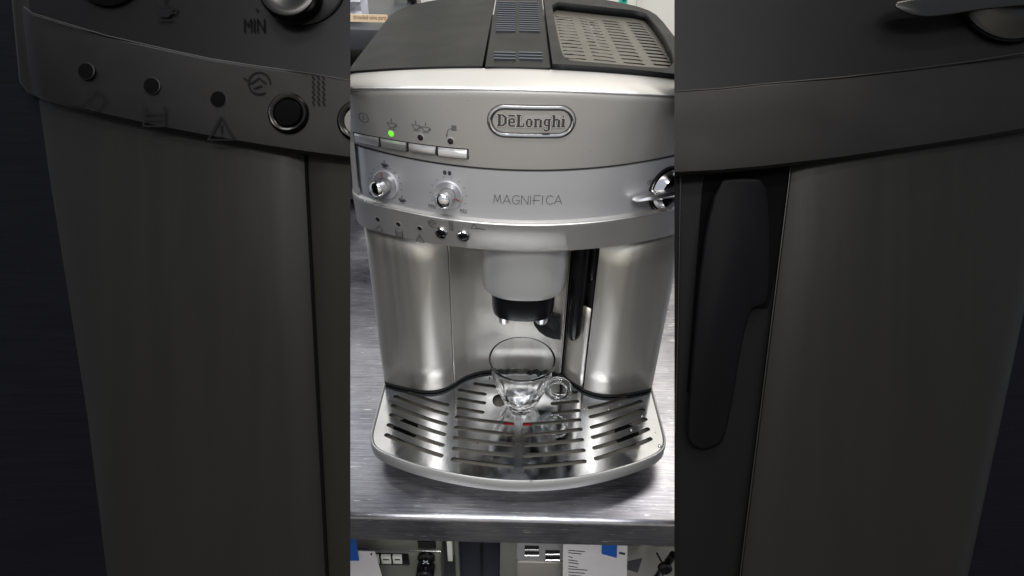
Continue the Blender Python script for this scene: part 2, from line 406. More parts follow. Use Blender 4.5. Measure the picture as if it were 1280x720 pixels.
def join_shapes(polys, thick=0.0001):
    bm = bmesh.new()
    for i, s in enumerate(polys):
        f = [bm.verts.new((x, y, thick+i*1.5e-6)) for x, y in s]; bm.faces.new(f)
    me = bpy.data.meshes.new('print'); bm.to_mesh(me); bm.free(); return me
def arc(cx, cy, r, a0, a1, n=10): return [(cx+r*math.cos(math.radians(a0+(a1-a0)*k/n)), cy+r*math.sin(math.radians(a0+(a1-a0)*k/n))) for k in range(n+1)]
W_ = 0.00050
def ic_power(): return stroke(arc(0,0,5.6,0,360,20), W_) + stroke([(0,3),(0,-3)], W_)
def ic_cup(ox=0, oy=0, s=1.0, solid=False):
    A = lambda pts: [(ox+a*s, oy+b*s) for a, b in pts]
    r = stroke(A([(-5,2),(-4,-1),(-2,-3.3),(2,-3.3),(4,-1),(5,2)]), W_, True) + stroke(A([(-4,-5),(4,-5)]), W_) + stroke(A([(0.5,3.5),(-0.5,5),(0.6,6.5),(0,8)]), W_) + stroke(A([(5,1),(6.6,0.6),(6,-1.2),(4,-1.6)]), W_)
    if solid: r += [[(a*MPX, b*MPY) for a, b in A([(-4.6,1),(-3.6,-1.5),(-1.9,-3.3),(1.9,-3.3),(3.6,-1.5),(4.6,1)])]]
    return r
def ic_tap(): return stroke([(-6,-9),(-5.2,-3),(-4,0),(-1,2),(2,2)], W_) + stroke([(-7,-6),(-5,-7)], W_)*2 + sum([stroke([(x,y),(x+2.0,y+.3),(x+1.8,y+2.6),(x-.2,y+2.3)], W_, True) for x in (1,4.2) for y in (0.2,3.8)], [])
def ic_diamond(): return stroke([(-5.5,-2),(-3,-1),(2,4),(5.5,0),(1.5,-4.5),(-1.5,-1.5)], W_)
def ic_box(): return stroke([(-4,4),(-4,-4),(4,-4),(4,4)], W_) + stroke([(-4,1),(4,1)], W_) + stroke([(-4,-1.3),(4,-1.3)], W_)
def ic_tri(): return stroke([(-5,-4),(0,5),(5,-4)], W_, True) + stroke([(0,2),(0,-1)], W_) + stroke([(0,-2.4),(0,-2.7)], W_)
def ic_swirl(): return stroke(arc(0,0,4.3,0,300,14), W_) + stroke([(-6,2),(-3,0),(0,2),(2.5,0)], W_) + stroke([(-2,-2),(1,-1)], W_)
def ic_drops(): return sum([stroke([(x,y),(x+.6,y-1.2)], W_) for x in (-2,0,2) for y in (-5,-3,-1,1,3,5)], [])
def ic_beans():
    r = []
    for cx in (-3, 3): r += [[(a*MPX, b*MPY) for a, b in disc_pts(cx-.1, 0, 2.3, 2.9, 14)]]
    return r
def ic_hand(): return stroke([(-8,-2),(-6,2),(-4,3.5),(-2,1),(-1,-2)], W_, True) + stroke([(-1,-1.5),(9,-1.8)], W_*1.6)
for fn, x, y, nm in ((ic_power,454.6,147,'power_icon'),(ic_cup,489.5,156,'cup_icon'),(lambda: ic_cup(-6,0,.95)+ic_cup(6,-1,.95),526,159,'two_cups_icon'),
                     (ic_tap,564,163,'tap_icon'),(ic_diamond,472.5,286,'diamond_icon'),(ic_box,499,291.5,'container_icon'),(ic_tri,525,298,'triangle_icon'),
                     (ic_swirl,540.5,279.5,'swirl_icon'),(ic_drops,563.5,281.5,'drops_icon'),(ic_hand,597,284,'scoop_icon'),(ic_beans,559,216,'beans_icon')):
    on_fascia(nm, join_shapes(fn()), x, y, 'ink')
for (x, y, s) in ((480.5,206,.72),(464,241.5,.45),(502.5,250,.75)): on_fascia('small_cup_icon', join_shapes(ic_cup(0,0,s,True)), x, y, 'ink')
def dots(cx, cy, pts):
    for a, b in pts: on_fascia('dial_dot', join_shapes([disc_pts(0,0,.00048,.00052,8)]), a, b, 'ink')
cv = lambda L_: [(438+a/6.26, 200+b/6.26) for a, b in L_]
dots(0,0,cv([(218,52),(185,72),(162,105),(152,145),(155,190),(310,68),(348,98),(378,140),(396,185),(400,232)]))
dots(0,0,cv([(730,132),(676,154),(640,196),(626,252),(638,314),(792,138),(850,169),(890,219),(908,279),(898,340)]))
def text_on(name, s, px, py, wpx, hpx, m='ink', thick=0.0001, offset=0.0):
    me = text_mesh(s, 0.0001, offset)
    for v in me.vertices: v.co.z = 0.0001
    fit_mesh(me, wpx*MPX, hpx*MPY); return on_fascia(name, me, px, py, m)
text_on('min_lettering', 'MIN', 540, 258, 8.5, 5.5); text_on('max_lettering', 'MAX', 579.5, 264, 9, 5.5); text_on('off_lettering', 'OFF', 813, 227.5, 7, 5.5)
# MAGNIFICA in thin strokes
glyph = {'M':[[(0,0),(1.2,10),(4,2),(6.8,10),(8,0)]], 'A':[[(0,0),(4,10),(8,0)],[(1.6,3.2),(6.2,3.2)]], 'G':[[(8,8.3),(6,10),(3,9.6),(.8,7),(.5,4),(2,1),(4.6,0),(7.4,1),(8,4.6),(4.5,4.6)]],
         'N':[[(0,0),(0,10),(7,0),(7,10)]], 'I':[[(0,0),(0,10)]], 'F':[[(0,0),(0,10),(7,10)],[(-1.5,4.6),(6,4.6)]], 'C':[[(7.5,8.5),(5,10),(2.4,9.3),(.5,6.5),(.5,3.5),(2.4,.7),(5,0),(7.5,1.5)]]}
adv = {'M':10,'A':9.3,'G':10.3,'N':9.6,'I':3.6,'F':9,'C':9.2}
polys = []; x = 0
tw = sum(adv[c] for c in 'MAGNIFICA')-1
for c in 'MAGNIFICA':
    for st in glyph[c]: polys += stroke([((x+a-tw/2)*86/tw, (b-5)*1.12) for a, b in st], 0.00045)
    x += adv[c]
on_fascia('lettering', join_shapes(polys), 660, 250, 'ink')

# indicator lights
def light(px, py, r, m, name='indicator_light'):
    c, nrm = fas(px, py)
    o = child(lathe(name, [(r*1.25,-0.002),(r*1.25,0.0001),(r*1.02,0.0003)], c, nrm, 'panel', em, 24))
    lathe('lens', [(r,-0.001),(r,0.00045),(r*0.7,0.0007)], c, nrm, m, o, 24)
for px, py, m in ((489,167,'green'),(525.7,171.7,'lens'),(563.3,176.3,'lens')): light(px, py, 0.0024, m)
for px, py in ((472.3,274),(498,280),(524.7,285.2)): light(px, py, 0.0021, 'lens')
# the four chrome push buttons
for a, b, ta, tb, ba in ((442.5,473.5,166,172,176),(475.5,508,172.5,178,182.7),(510.5,545,178.5,183.2,188),(547,584.5,183.5,187,194.5)):
    vs = []; fs = []
    pa, _ = fas(a, ta); pb, _ = fas(b, tb); pc, _ = fas(a, ba)
    UU = [(0,0),(0.012,.6),(0.03,1),(0.25,1),(0.5,1),(0.75,1),(0.97,1),(0.988,.6),(1,0)]; k = len(UU)-1
    VV = ((0,0.0),(0.05,-0.0010),(0.20,-0.0028),(0.5,-0.0036),(0.84,-0.0034),(0.95,-0.0018),(1,0.0))
    for t, o_ in VV:
        for u, e in UU:
            x = pa.x+(pb.x-pa.x)*u; zt = pa.z+(pb.z-pa.z)*u; z = zt-(pa.z-pc.z)*t
            vs.append((x, fy(x, max(z, 0.2969))+o_*e+0.0002, z))
    for j in range(len(VV)-1):
        for i in range(k): fs.append((j*(k+1)+i, j*(k+1)+i+1, (j+1)*(k+1)+i+1, (j+1)*(k+1)+i))
    child(from_py('push_button', vs, fs, 'satchrome', em, True))
    vs = []; fs = []
    for i in range(9):
        u = i/8; x = pa.x-0.0008+(pb.x-pa.x+0.0016)*u; zt = pa.z+(pb.z-pa.z)*u+0.0007
        for z in (zt, zt-(pa.z-pc.z)-0.0013): vs.append((x, fy(x, max(z, 0.2969))-0.0001, z))
        if i: fs.append((2*i-2, 2*i-1, 2*i+1, 2*i))
    child(from_py('button_slot', vs, fs, 'gap', em))
# round chrome buttons
for px, py in ((552,290.3),(579.5,294.2)):
    c, nrm = fas(px, py)
    o = child(lathe('round_button', [(0.0056,-0.001),(0.0056,0.0012),(0.0050,0.0020),(0.0040,0.0018),(0.0036,0.0002)], c, nrm, 'chrome', em, 32))
    lathe('button_cap', [(0.0036,0.0000),(0.0035,0.0018),(0.0022,0.0024)], c, nrm, 'black', o, 28)
# two control knobs
for px, py, kx, ky, mk in ((482,231,471.5,236.5,(-0.35,1)),(560.2,244,555.5,248.5,(1,-0.3))):
    c, nrm = fas(px, py)
    o = child(lathe('control_knob', [(0.0122,-0.001),(0.0122,0.0006),(0.0112,0.0012),(0.0108,0.0010)], c, nrm, 'panel', em, 48))
    kd = (nrm*1.0 + Vector((-0.06,0,0.14))).normalized()
    lathe('knob_stem', [(0.0060,0.0008),(0.0060,0.0050)], c, nrm, 'black', o, 32)
    g = lathe('knob_grip', [(0.0062,0.0015),(0.0066,0.0025),(0.0066,0.0120),(0.0062,0.0136),(0.0050,0.0150),(0.0030,0.0159),(0.0010,0.0162)], c, nrm, 'chrome', o, 40)
    for i, v in enumerate(g.data.vertices):
        ring = i//40
        if 1 <= ring <= 2 and (i % 2): v.co += (Vector(c)+nrm*((v.co-c).dot(nrm))-v.co)*0.05
    R = frame_from(nrm); d = R @ Vector((mk[0], mk[1], 0)).normalized()
    tube('pointer', [c+nrm*0.0013+d*0.0070, c+nrm*0.0013+d*0.0105], 0.0004, 'red', o, 6)
# steam lever at the right end
c, nrm = fas(836, 238)
o = child(lathe('lever_knob', [(0.0190,-0.002),(0.0190,0.0010),(0.0182,0.0016),(0.0172,0.0016),(0.0160,0.0045),(0.0135,0.0085),(0.010,0.0095),(0.006,0.0100)], c, nrm, 'chrome', em, 56))
child(lathe('lever_collar', [(0.0205,-0.001),(0.0205,0.0006),(0.0193,0.0008)], c, nrm, 'gap', em, 48))
R = frame_from(nrm); hub = c+nrm*0.0130
tip = ay(791.5, 250.5, c.y-0.020); end = ay(866, 234, c.y-0.006)
ax = (end-tip); L_ = ax.length; ax.normalize(); sd = nrm.cross(ax).normalized(); nn = ax.cross(sd)
if sd.z < 0: sd = -sd
vs = []; fs = []
sec = [(0,.0006,.0018),(.05,.0018,.0045),(.25,.0026,.0064),(.55,.0034,.0075),(.8,.0038,.0078),(1,.0034,.0070)]
for t, hw_, th in sec:
    p = tip+ax*(L_*t)
    for a, b in ((1,0.0),(0.85,0.8),(0,1),(-.85,.6),(-1,0),(-.85,-.6),(0,-1),(.85,-.8)): vs.append(p + sd*(hw_*a) + nrm*(th*b))
for i in range(len(sec)-1):
    for k in range(8): fs.append((i*8+k, i*8+(k+1)%8, (i+1)*8+(k+1)%8, (i+1)*8+k))
fs += [tuple(reversed(range(8))), tuple(range(40,48))]
lv = from_py('lever', vs, fs, 'leverm', o, True)
# brand badge
c, nrm = fas(664.5, 152.3)
bw, bh = 0.0605, 0.0212
def stadium(w_, h_, n=12):
    r = h_/2; o_ = []
    for k in range(n+1): t = -math.pi/2+math.pi*k/n; o_.append((w_/2-r+r*math.cos(t), r*math.sin(t)))
    for k in range(n+1): t = math.pi/2+math.pi*k/n; o_.append((-w_/2+r+r*math.cos(t), r*math.sin(t)))
    return o_
def dense(pts, d=0.002):
    o_ = []
    for i, p in enumerate(pts):
        q = pts[(i+1) % len(pts)]; k_ = max(1, int(math.dist(p, q)/d))
        o_ += [(p[0]+(q[0]-p[0])*j/k_, p[1]+(q[1]-p[1])*j/k_) for j in range(k_)]
    return o_
def badge_ring(name, w_, h_, r, off, m, parent):
    pts = []
    for a, b in dense(stadium(w_, h_, 14)):
        x = c.x+a; z = c.z+b*0.97; pts.append((x, fy(x, z)-off, z))
    return tube(name, pts, r, m, parent, 8, closed=True)
badge = child(badge_ring('badge_rim', bw, bh, 0.0013, 0.0004, 'chrome', em))
badge_ring('badge_groove', bw+0.0036, bh+0.0036, 0.0004, -0.00025, 'ink', badge)
badge_ring('badge_groove', bw-0.0034, bh-0.0034, 0.0004, -0.0001, 'ink', badge)
# DeLonghi in heavy slab letters: stroke polygons (x right, y up), letter height 10
def bar(a, b, w_): return (a, b, w_)
LG = {
 'D': (9.0, [((1.9,.6),(1.9,9.4),2.4),((5.2,9.2),(0.2,9.4),1.0),((5.2,.8),(0.2,.6),1.0),((5.0,9.0),(7.2,7.4),1.5),((7.3,7.4),(7.3,2.6),2.3),((5.0,1.0),(7.2,2.6),1.5)]),
 'e': (7.6, [((1.6,1.8),(1.6,5.4),2.1),((1.6,5.6),(3.2,6.4),1.2),((3.2,6.4),(5.2,6.4),1.1),((5.6,6.2),(5.9,3.9),1.6),((1.8,3.7),(6.2,3.7),0.9),((1.6,1.6),(3.0,.6),1.3),((3.0,.6),(6.4,.9),1.1),((1.0,9.0),(6.2,9.0),1.2)]),
 'L': (7.8, [((2.2,.6),(2.2,9.4),2.5),((0.4,9.4),(4.2,9.4),1.0),((0.4,.6),(6.6,.6),1.1),((6.6,.6),(6.8,3.0),1.2)]),
 'o': (7.6, [((1.6,1.8),(1.6,5.2),2.1),((5.7,1.8),(5.7,5.2),2.1),((2,6.3),(5.3,6.3),1.1),((2,.7),(5.3,.7),1.1)]),
 'n': (8.2, [((1.8,.6),(1.8,6.4),2.1),((.4,6.4),(1.8,6.4),1.0),((.4,.5),(3.2,.5),.9),((2.6,6.2),(5.4,6.4),1.2),((6.2,.6),(6.2,5.8),2.1),((4.8,.5),(7.6,.5),.9)]),
 'g': (7.8, [((1.6,2.6),(1.6,5.4),2.0),((5.4,-1.8),(5.4,6.0),2.0),((2,6.3),(6.9,6.4),1.1),((2,1.6),(5.3,1.6),1.0),((1.3,-1.8),(1.9,-2.6),1.3),((1.9,-2.6),(5.0,-2.5),1.2)]),
 'h': (8.2, [((1.8,.6),(1.8,9.4),2.1),((.2,9.4),(1.8,9.4),1.0),((.4,.5),(3.2,.5),.9),((2.6,6.0),(5.4,6.4),1.2),((6.2,.6),(6.2,5.8),2.1),((4.8,.5),(7.6,.5),.9)]),
 'i': (4.2, [((2.0,.6),(2.0,6.4),2.1),((.6,6.4),(2.0,6.4),1.0),((.6,.5),(3.5,.5),.9),((1.9,8.7),(2.1,8.7),1.9)])}
def brand(grow, off, m, name):
    word = 'DeLonghi'; tot = sum(LG[c_][0] for c_ in word); S = 86*MPX/tot; SY = 15.5*MPY/10; x = 0; polys = []
    for c_ in word:
        for a, b, w_ in LG[c_][1]:
            d = Vector((b[0]-a[0], b[1]-a[1])); 
            if d.length < 1e-6: continue
            d.normalize(); nn_ = Vector((-d.y, d.x)); h_ = w_/2+grow; e = grow+0.35
            q = [Vector(a)-d*e+nn_*h_, Vector(a)-d*e-nn_*h_, Vector(b)+d*e-nn_*h_, Vector(b)+d*e+nn_*h_]
            polys.append([((x+v.x-tot/2)*S, (v.y-4.0)*SY) for v in q])
        x += LG[c_][0]
    bm = bmesh.new()
    for i, q in enumerate(polys):
        z1 = 0.0006+i*4e-6
        lo = [bm.verts.new((a, b, 0)) for a, b in q]; hi = [bm.verts.new((a, b, z1)) for a, b in q]
        bm.faces.new(hi)
        for k in range(4): bm.faces.new((lo[k], lo[(k+1)%4], hi[(k+1)%4], hi[k]))
    bmesh.ops.recalc_face_normals(bm, faces=bm.faces)
    me = bpy.data.meshes.new(name); bm.to_mesh(me); bm.free()
    o_ = on_fascia(name, me, 664.5, 152.3, m, off); return o_
o1 = brand(0.62, 0.0004, 'chrome', 'brand_lettering_edge'); o2 = brand(-0.05, 0.0009, 'ink', 'brand_lettering')

# ---------------- top of the machine
def ztop(x): return 0.3612 - 0.011*((x-EXC)/0.12)**2
def slab_on_top(name, outline, th, m, lift=0.0, holes=None, bev=0.0):
    """sheet following the crowned top; outline in (x,y)"""
    me = curve_mesh([outline]+(holes or []), th)
    bm = bmesh.new(); bm.from_mesh(me); bmesh.ops.remove_doubles(bm, verts=bm.verts, dist=1e-6)
    for k in range(-9, 10):
        bmesh.ops.bisect_plane(bm, geom=bm.verts[:]+bm.edges[:]+bm.faces[:], plane_co=(k*0.0167+0.003, 0, 0), plane_no=(1,0,0))
    for v in bm.verts: v.co.z += ztop(v.co.x) - th/2 + lift
    bm.to_mesh(me); bm.free()
    return child(link(name, me, m, em))
def TP(px, py, z=0.356):
    p = az(px, py, z)
    for _ in range(6): p = az(px, py, ztop(p.x))
    return (p.x, p.y)
# left lid, centre vent strip, right frame with cup shelf
xl, xr = -0.0262, 0.0255
LE = -0.134
YB = 0.752
child(slab_on_top('bean_lid', [(LE, yb(LE,.4845,.026)), (-0.11, yb(-.11,.4845,.026)), (-0.08, yb(-.08,.4845,.026)), (-0.05, yb(-.05,.4845,.026)), (xl, yb(xl,.4845,.026)), (xl+0.0005, YB), (-0.09, YB-0.002), (-0.115, YB-0.008), (-0.128, YB-0.022), (-0.134, YB-.045)], 0.004, 'dark', 0.0010))
child(slab_on_top('centre_strip', [(xl+0.0022, 0.4842), (0, 0.484), (xr-0.0012, 0.4842), (xr-0.0012, 0.757), (xl+0.0022, 0.757)], 0.004, 'dark', 0.0008))
fr_in = [TP(689, 6), TP(692, 26), TP(697,50), TP(702, 73), TP(708, 80), TP(722,82.5), TP(760,85.5), TP(800,89), TP(826,90.6), TP(836,90), TP(844,79), TP(828, 47), TP(812, 26), TP(804, 19), TP(760,14), TP(720,9.5)]
fr_in2 = chaikin(fr_in, 1)
fr_out = [(x, yb(x,.4845,.026)) for x in (xr+0.0006, .05, .075, .10, .12, .135, .1485)]+[(0.1500, 0.60), (0.1500, 0.700), (0.148, 0.735), (0.142, 0.750), (0.130, 0.757), (0.08, 0.758), (xr+0.0006, 0.758)]
child(slab_on_top('shelf_frame', fr_out, 0.009, 'dark', 0.0035, [fr_in2]))
# cup shelf of pressed steel with four columns of slots
holes = []
cols = [((696,14.5),(714,16.2),(712,81),(737,82)), ((726,17),(745,19.6),(750,82.8),(776,85)), ((754,20),(774,22),(790,87),(816,89)), ((784,22.5),(804,24.5),(829,89),(856,91.5))]
NR = 17
for a, b, c_, d in cols:
    A, B, C_, D = [Vector(TP(*q)) for q in (a, b, c_, d)]
    for i in range(NR):
        t = i/(NR-1); p = A.lerp(C_, t); q = B.lerp(D, t); holes.append(bent_capsule(p+(q-p)*0.06, q-(q-p)*0.06, 0.00235, 0.0, 3))
fr_big = []
cx = sum(p[0] for p in fr_in2)/len(fr_in2); cy = sum(p[1] for p in fr_in2)/len(fr_in2)
for p in fr_in2: fr_big.append((cx+(p[0]-cx)*1.03, cy+(p[1]-cy)*1.02))
child(slab_on_top('cup_shelf', fr_big, 0.0009, 'shelfp', -0.0045, holes))
child(slab_on_top('shelf_floor', [(xr+0.001,0.490),(0.145,0.512),(0.145,0.74),(xr+0.001,0.74)], 0.001, 'well', -0.010))
# vent ribs of the centre strip
proto = None
for cxp, rng in (((628.5, 0), [(5+2.75*i) for i in range(14)]), ((659.5, 1), [(5+2.75*i) for i in range(14)]), ((626, 0), [68.5, 72.2, 76]), ((663, 1), [68.5, 72.2, 76])):
    for yp in rng:
        side = cxp[1]
        x0p, x1p = ((622-(yp*0.052), 644.5) if not side else (649.0, 671+(yp*0.095)))
        if yp > 60 and not side: x0p, x1p = 617.5, 644.5
        a = TP(x0p, yp); b = TP(x1p, yp)
        if proto is None:
            proto = bpy.data.meshes.new('vent_rib')
            bm = bmesh.new(); bmesh.ops.create_cube(bm, size=1); bmesh.ops.scale(bm, vec=(1, 0.0022, 0.0014), verts=bm.verts); bm.to_mesh(proto); bm.free(); proto.materials.append(MT['vent'])
        o = bpy.data.objects.new('vent_rib', proto); col.objects.link(o); o.parent = em; child(o)
        o.location = ((a[0]+b[0])/2, (a[1]+b[1])/2, ztop(0)+0.0012); o.scale.x = abs(b[0]-a[0])
# body shell under the lids (back and sides)
child(box('rear_casing', (0.006, 0.660, 0.1855), (0.272, 0.180, 0.315), 'dark', em, 0.006))

# ---------------- body front: contour taken at the drip tray level, raised to the fascia
ZB = 0.040
def C2(px, py): p = az(px, py, ZB); return (p.x, p.y)
left_c = [(-0.1325, 0.64), (-0.1325, 0.56)] + [C2(*q) for q in ((480.3,473),(480.8,476.5),(495,480.5),(512,484),(527,487),(540,487.5),(551,485.5),(560,481.5),(566.5,478))]
recess = [C2(*q) for q in ((567.6,477.6),(574,473),(582,468.5),(590,465.7),(598,463.5),(614,461),(640,460),(670,461),(690,463),(699.5,466))]
right_c = [C2(*q) for q in ((729.8,485),(735,487.2),(742,489.5),(752,491.8),(763,492.5),(776,491.8),(790,489.5),(805,486.5),(814.5,484),(815,480))] + [(0.1500, 0.56), (0.1500, 0.64)]
def wall_strip(name, pts, z0, z1, m, smooth=True, th=None):
    pts = chaikin(pts, 2, False) if smooth else pts
    k = len(pts); Z = [z0+(z1-z0)*i/6 for i in range(7)]; vs = [(x, y, z) for z in Z for x, y in pts]
    fs = [(j*k+i, j*k+i+1, (j+1)*k+i+1, (j+1)*k+i) for j in range(6) for i in range(k-1)]
    # closed behind with a return face 1 mm in, so it has thickness
    base = len(vs); 
    o = from_py(name, vs, fs, m, em, True); md = o.modifiers.new('thickness', 'SOLIDIFY'); md.thickness = 0.0012; md.offset = 0
    return child(o)
wall_strip('left_column', left_c, ZB-0.0005, 0.2235, 'steel')
wall_strip('recess_panel', recess, ZB-0.0005, 0.2235, 'steel')
wall_strip('right_column', right_c, ZB-0.0005, 0.2235, 'steel')
# dark liner behind the seams and in the wand slot
liner = [(-0.10,0.60),(-0.0600,0.500),(-0.05,0.500),(-0.0565,0.502),(0.055,0.55),(0.075,0.55),(0.078,0.50),(0.12,0.60)]
wall_strip('seam_liner', [(-0.075,0.50),(-0.0585,0.4905),(-0.0520,0.5010)], ZB, 0.2235, 'gap', False)
# slot for the steam wand: black back, two narrow steel returns
p0 = Vector(C2(699.5,466)); p1 = Vector(C2(729.8,485))
wall_strip('wand_recess_edge', [(p0.x+0.0002, p0.y), (p0.x+0.0012, p0.y+0.004), (p0.x+0.0035, p0.y+0.006)], ZB-0.0005, 0.2235, 'gap', False)
wall_strip('wand_recess', [(p0.x+0.0036, p0.y+0.002), (p0.x+0.006, p0.y-0.003), (p0.x+0.012, p0.y-0.0105), (p1.x-0.006, p1.y+0.006), (p1.x-0.0012, p1.y+0.002)], ZB-0.0005, 0.140, 'steel', False)
wall_strip('wand_recess_back', [(p0.x+0.0036, p0.y+0.0025), (p0.x+0.008, p0.y+0.008), (p1.x-0.004, p1.y+0.012), (p1.x-0.0012, p1.y+0.002)], 0.138, 0.2235, 'gap', False)
# steam wand with black sleeve
cx_, cy_ = p0.x+0.0085, p0.y-0.019
tw_ = [(0.0078,0.2230),(0.0078,0.170),(0.0074,0.130),(0.0070,0.112),(0.0058,0.106),(0.0034,0.1025),(0.0012,0.1015)]
child(lathe('wand_sleeve', [(r, z) for r, z in reversed(tw_)], (cx_, cy_, 0), Vector((0,0,1)), 'black', em, 28))
child(box('wand_clip', (cx_+0.012, cy_+0.002, 0.197), (0.007, 0.010, 0.050), 'black', em, 0.003, seg=3))
q_ = [(683,372),(691,372),(691,394),(701,396),(700.5,425),(692,424),(683,421),(674,415),(668,407),(666,400)]
P_ = [ay(*q, 0.500) for q in q_]; n = len(P_); vs = [(p.x, 0.500, p.z) for p in P_]+[(p.x, 0.512, p.z) for p in P_]
child(from_py('lower_guard', vs, [tuple(range(n)), tuple(reversed(range(n,2*n)))]+[(i,(i+1)%n,n+(i+1)%n,n+i) for i in range(n)], 'black', em))
child(box('wand_rail', (p0.x+0.0006, p0.y-0.0015, 0.132), (0.0010, 0.0016, 0.18), 'silver', em, 0.0004))
# underside plate closes the body below the fascia
child(prism('body_ceiling', [(-0.131,0.50),(-0.131,0.64),(0.149,0.64),(0.149,0.50),(0.06,0.50),(-0.05,0.50)], 0.2238, 0.2258, 'gap', em))

# ---------------- coffee spout
sx, sy = 0.0105, 0.4700
def spout_outline(r, dy=0, n=26, back=0.515):
    o_ = []
    for k in range(n+1):
        t = math.pi + math.pi*k/n; cc = math.cos(t); ss = max(0.0, -math.sin(t)); o_.append((sx + r*math.copysign(abs(cc)**0.84, cc), sy+0.0065 + dy - (r*0.63)*ss**0.86))
    return [(sx-r, back)] + o_ + [(sx+r, back)]
# silver housing: a half round block whose lower rim curls up at the sides
rings = []; zz_ = [0.2228, 0.215, 0.200, 0.185, 0.174, 0.1705, 0.1690, 0.1684]; rr_ = [0.0380,0.0380,0.0380,0.0380,0.0379,0.0376,0.0368,0.0345]
vs = []; fs = []
for z, r in zip(zz_, rr_): vs += [(x, y, z + (0.004*((abs(x-sx)/0.038)**4) if z < 0.18 else 0)) for x, y in spout_outline(r)]
k = len(spout_outline(1)); 
for i in range(len(zz_)-1):
    for j in range(k-1): fs.append((i*k+j, i*k+j+1, (i+1)*k+j+1, (i+1)*k+j))
fs.append(tuple(range((len(zz_)-1)*k, len(zz_)*k)))
child(from_py('spout_housing', vs, fs, 'tray', em, True))
vs = []; fs = []; zz_ = [0.172, 0.160, 0.147, 0.1415, 0.1395]; rr_ = [0.0290,0.0290,0.0287,0.0275,0.0240]
for z, r in zip(zz_, rr_): vs += [(x, y, z) for x, y in spout_outline(r, 0, 26, 0.500)]
for i in range(len(zz_)-1):
    for j in range(k-1): fs.append((i*k+j, i*k+j+1, (i+1)*k+j+1, (i+1)*k+j))
fs.append(tuple(range((len(zz_)-1)*k, len(zz_)*k)))
child(from_py('nozzle_block', vs, fs, 'black', em, True))
for dx in (-0.0175, 0.0175):
    o = child(lathe('nozzle', [(0.0040,0.1335),(0.0052,0.1340),(0.0058,0.1360),(0.0062,0.1405)], (sx+dx, sy-0.0005, 0), Vector((0,0,1)), 'satchrome', em, 24))

# ---------------- drip tray
ZP = 0.036
def T2(px, py, z=ZP): p = az(px, py, z); return (p.x, p.y)
outer = [T2(480.5,474), T2(478,484), T2(470,514), T2(463.5,538), T2(462.6,546), T2(464,555), T2(470,562.5), T2(485,570), T2(510,579.5), T2(540,588), T2(570,594.5), T2(605,600), T2(642,603),
         T2(680,602.5), T2(715,599.5), T2(750,593), T2(785,583.5), T2(810,574.5), T2(824,567.5), T2(831,560.5), T2(833,551), T2(831,540), T2(823,510), T2(817,488), T2(815.5,481)]
rear = [(0.1490, 0.50), (0.146, 0.56), (-0.129, 0.56), (-0.1300, 0.50)]
outer_full = chaikin(outer, 1, False) + rear
def shrink(pts, d):
    n_ = len(pts); o_ = []; A = sum(pts[i][0]*pts[(i+1)%n_][1]-pts[(i+1)%n_][0]*pts[i][1] for i in range(n_))
    sg = 1 if A > 0 else -1
    for i in range(n_):
        a = Vector(pts[i-1]); b = Vector(pts[i]); c_ = Vector(pts[(i+1)%n_]); t = (c_-a).normalized(); o_.append(tuple(b + Vector((-t.y, t.x))*d*sg))
    return o_
levels = [(0.0180,0.0004),(0.0170,0.0190),(0.0030,0.0218),(0.0006,0.0226),(0.0,0.0242),(-0.0002,0.031),(0.0,0.0350),(0.0006,0.0364),(0.0016,0.0366),(0.0024,0.0358),(0.0026,0.030)]
vs = []; fs = []; n = len(outer_full)
for d, z in levels: vs += [(x, y, z) for x, y in shrink(outer_full, d)]
for i in range(len(levels)-1):
    for k in range(n): fs.append((i*n+k, i*n+(k+1)%n, (i+1)*n+(k+1)%n, (i+1)*n+k))
child(from_py('tray_rim', vs, fs, 'tray', em, True))
child(prism('tray_well', shrink(outer_full, 0.004), 0.0215, 0.0250, 'well', em))
for a in (-0.10, 0.115):
    for y in (0.43, 0.62): child(lathe('foot', [(0.012,0.0),(0.012,0.030)], (a, y, 0), Vector((0,0,1)), 'black', em, 20))
fl_x, fl_y = T2(647,528,0.031); child(box('level_float', (fl_x, fl_y, 0.0290), (0.027, 0.010, 0.006), 'red', em, 0.002))
# grate: pressed steel plate with real slots
g_out = shrink(outer_full, 0.0030)
S = []
PL = ZP
def slot(a, b, sag, r=0.0023): S.append(bent_capsule(T2(*a, PL), T2(*b, PL), r, sag))
for a, b in (((512,491),(559,505.5)),((494,495),(558,517)),((491,506.5),(556.5,529.5)),((489,518),(555,542.3)),((486,530.5),(553,555.7)),((483,543),(551.5,569))): slot(a, b, -0.0012)
for a, b in (((594.5,479),(620,482.5)),((574.8,487),(605.5,492)),((574,498),(605,503)),((573.2,509.6),(603,514.7))): slot(a, b, -0.0002)
for a, b in (((571.5,520.5),(640,529)),((570.3,533.5),(640,542.3)),((569,546.5),(640,555.5)),((567.7,560),(640,568.5)),((566.3,573.5),(640,582.5))): slot(a, b, -0.0006)
for a, b in (((690,492.5),(720,489.5)),((691,504),(721.5,501)),((692,516),(722.8,512.5))): slot(a, b, -0.0002)
for a, b in (((656,529.7),(724,524)),((656,543),(725.5,536)),((656,555.8),(727.3,549)),((656.3,569),(729.3,562.2)),((656.5,583),(730.5,576))): slot(a, b, -0.0006)
for a, b in (((737,509),(782,496)),((738.5,520.5),(801,501)),((740,533.5),(804,511.5)),((741.5,546),(807,523.3)),((743.3,559.3),(810,535.7)),((745.3,572.6),(813,548))): slot(a, b, -0.0012)
hx, hy = T2(624, 500, PL); S.append(disc_pts(hx, hy, 0.0070, 0.0090, 20))
# rear edge of the plate follows the body contour
me = curve_mesh([g_out]+S, 0.0010)
for v in me.vertices: v.co.z += PL-0.0012
child(link('drip_grate', me, 'plate', em))
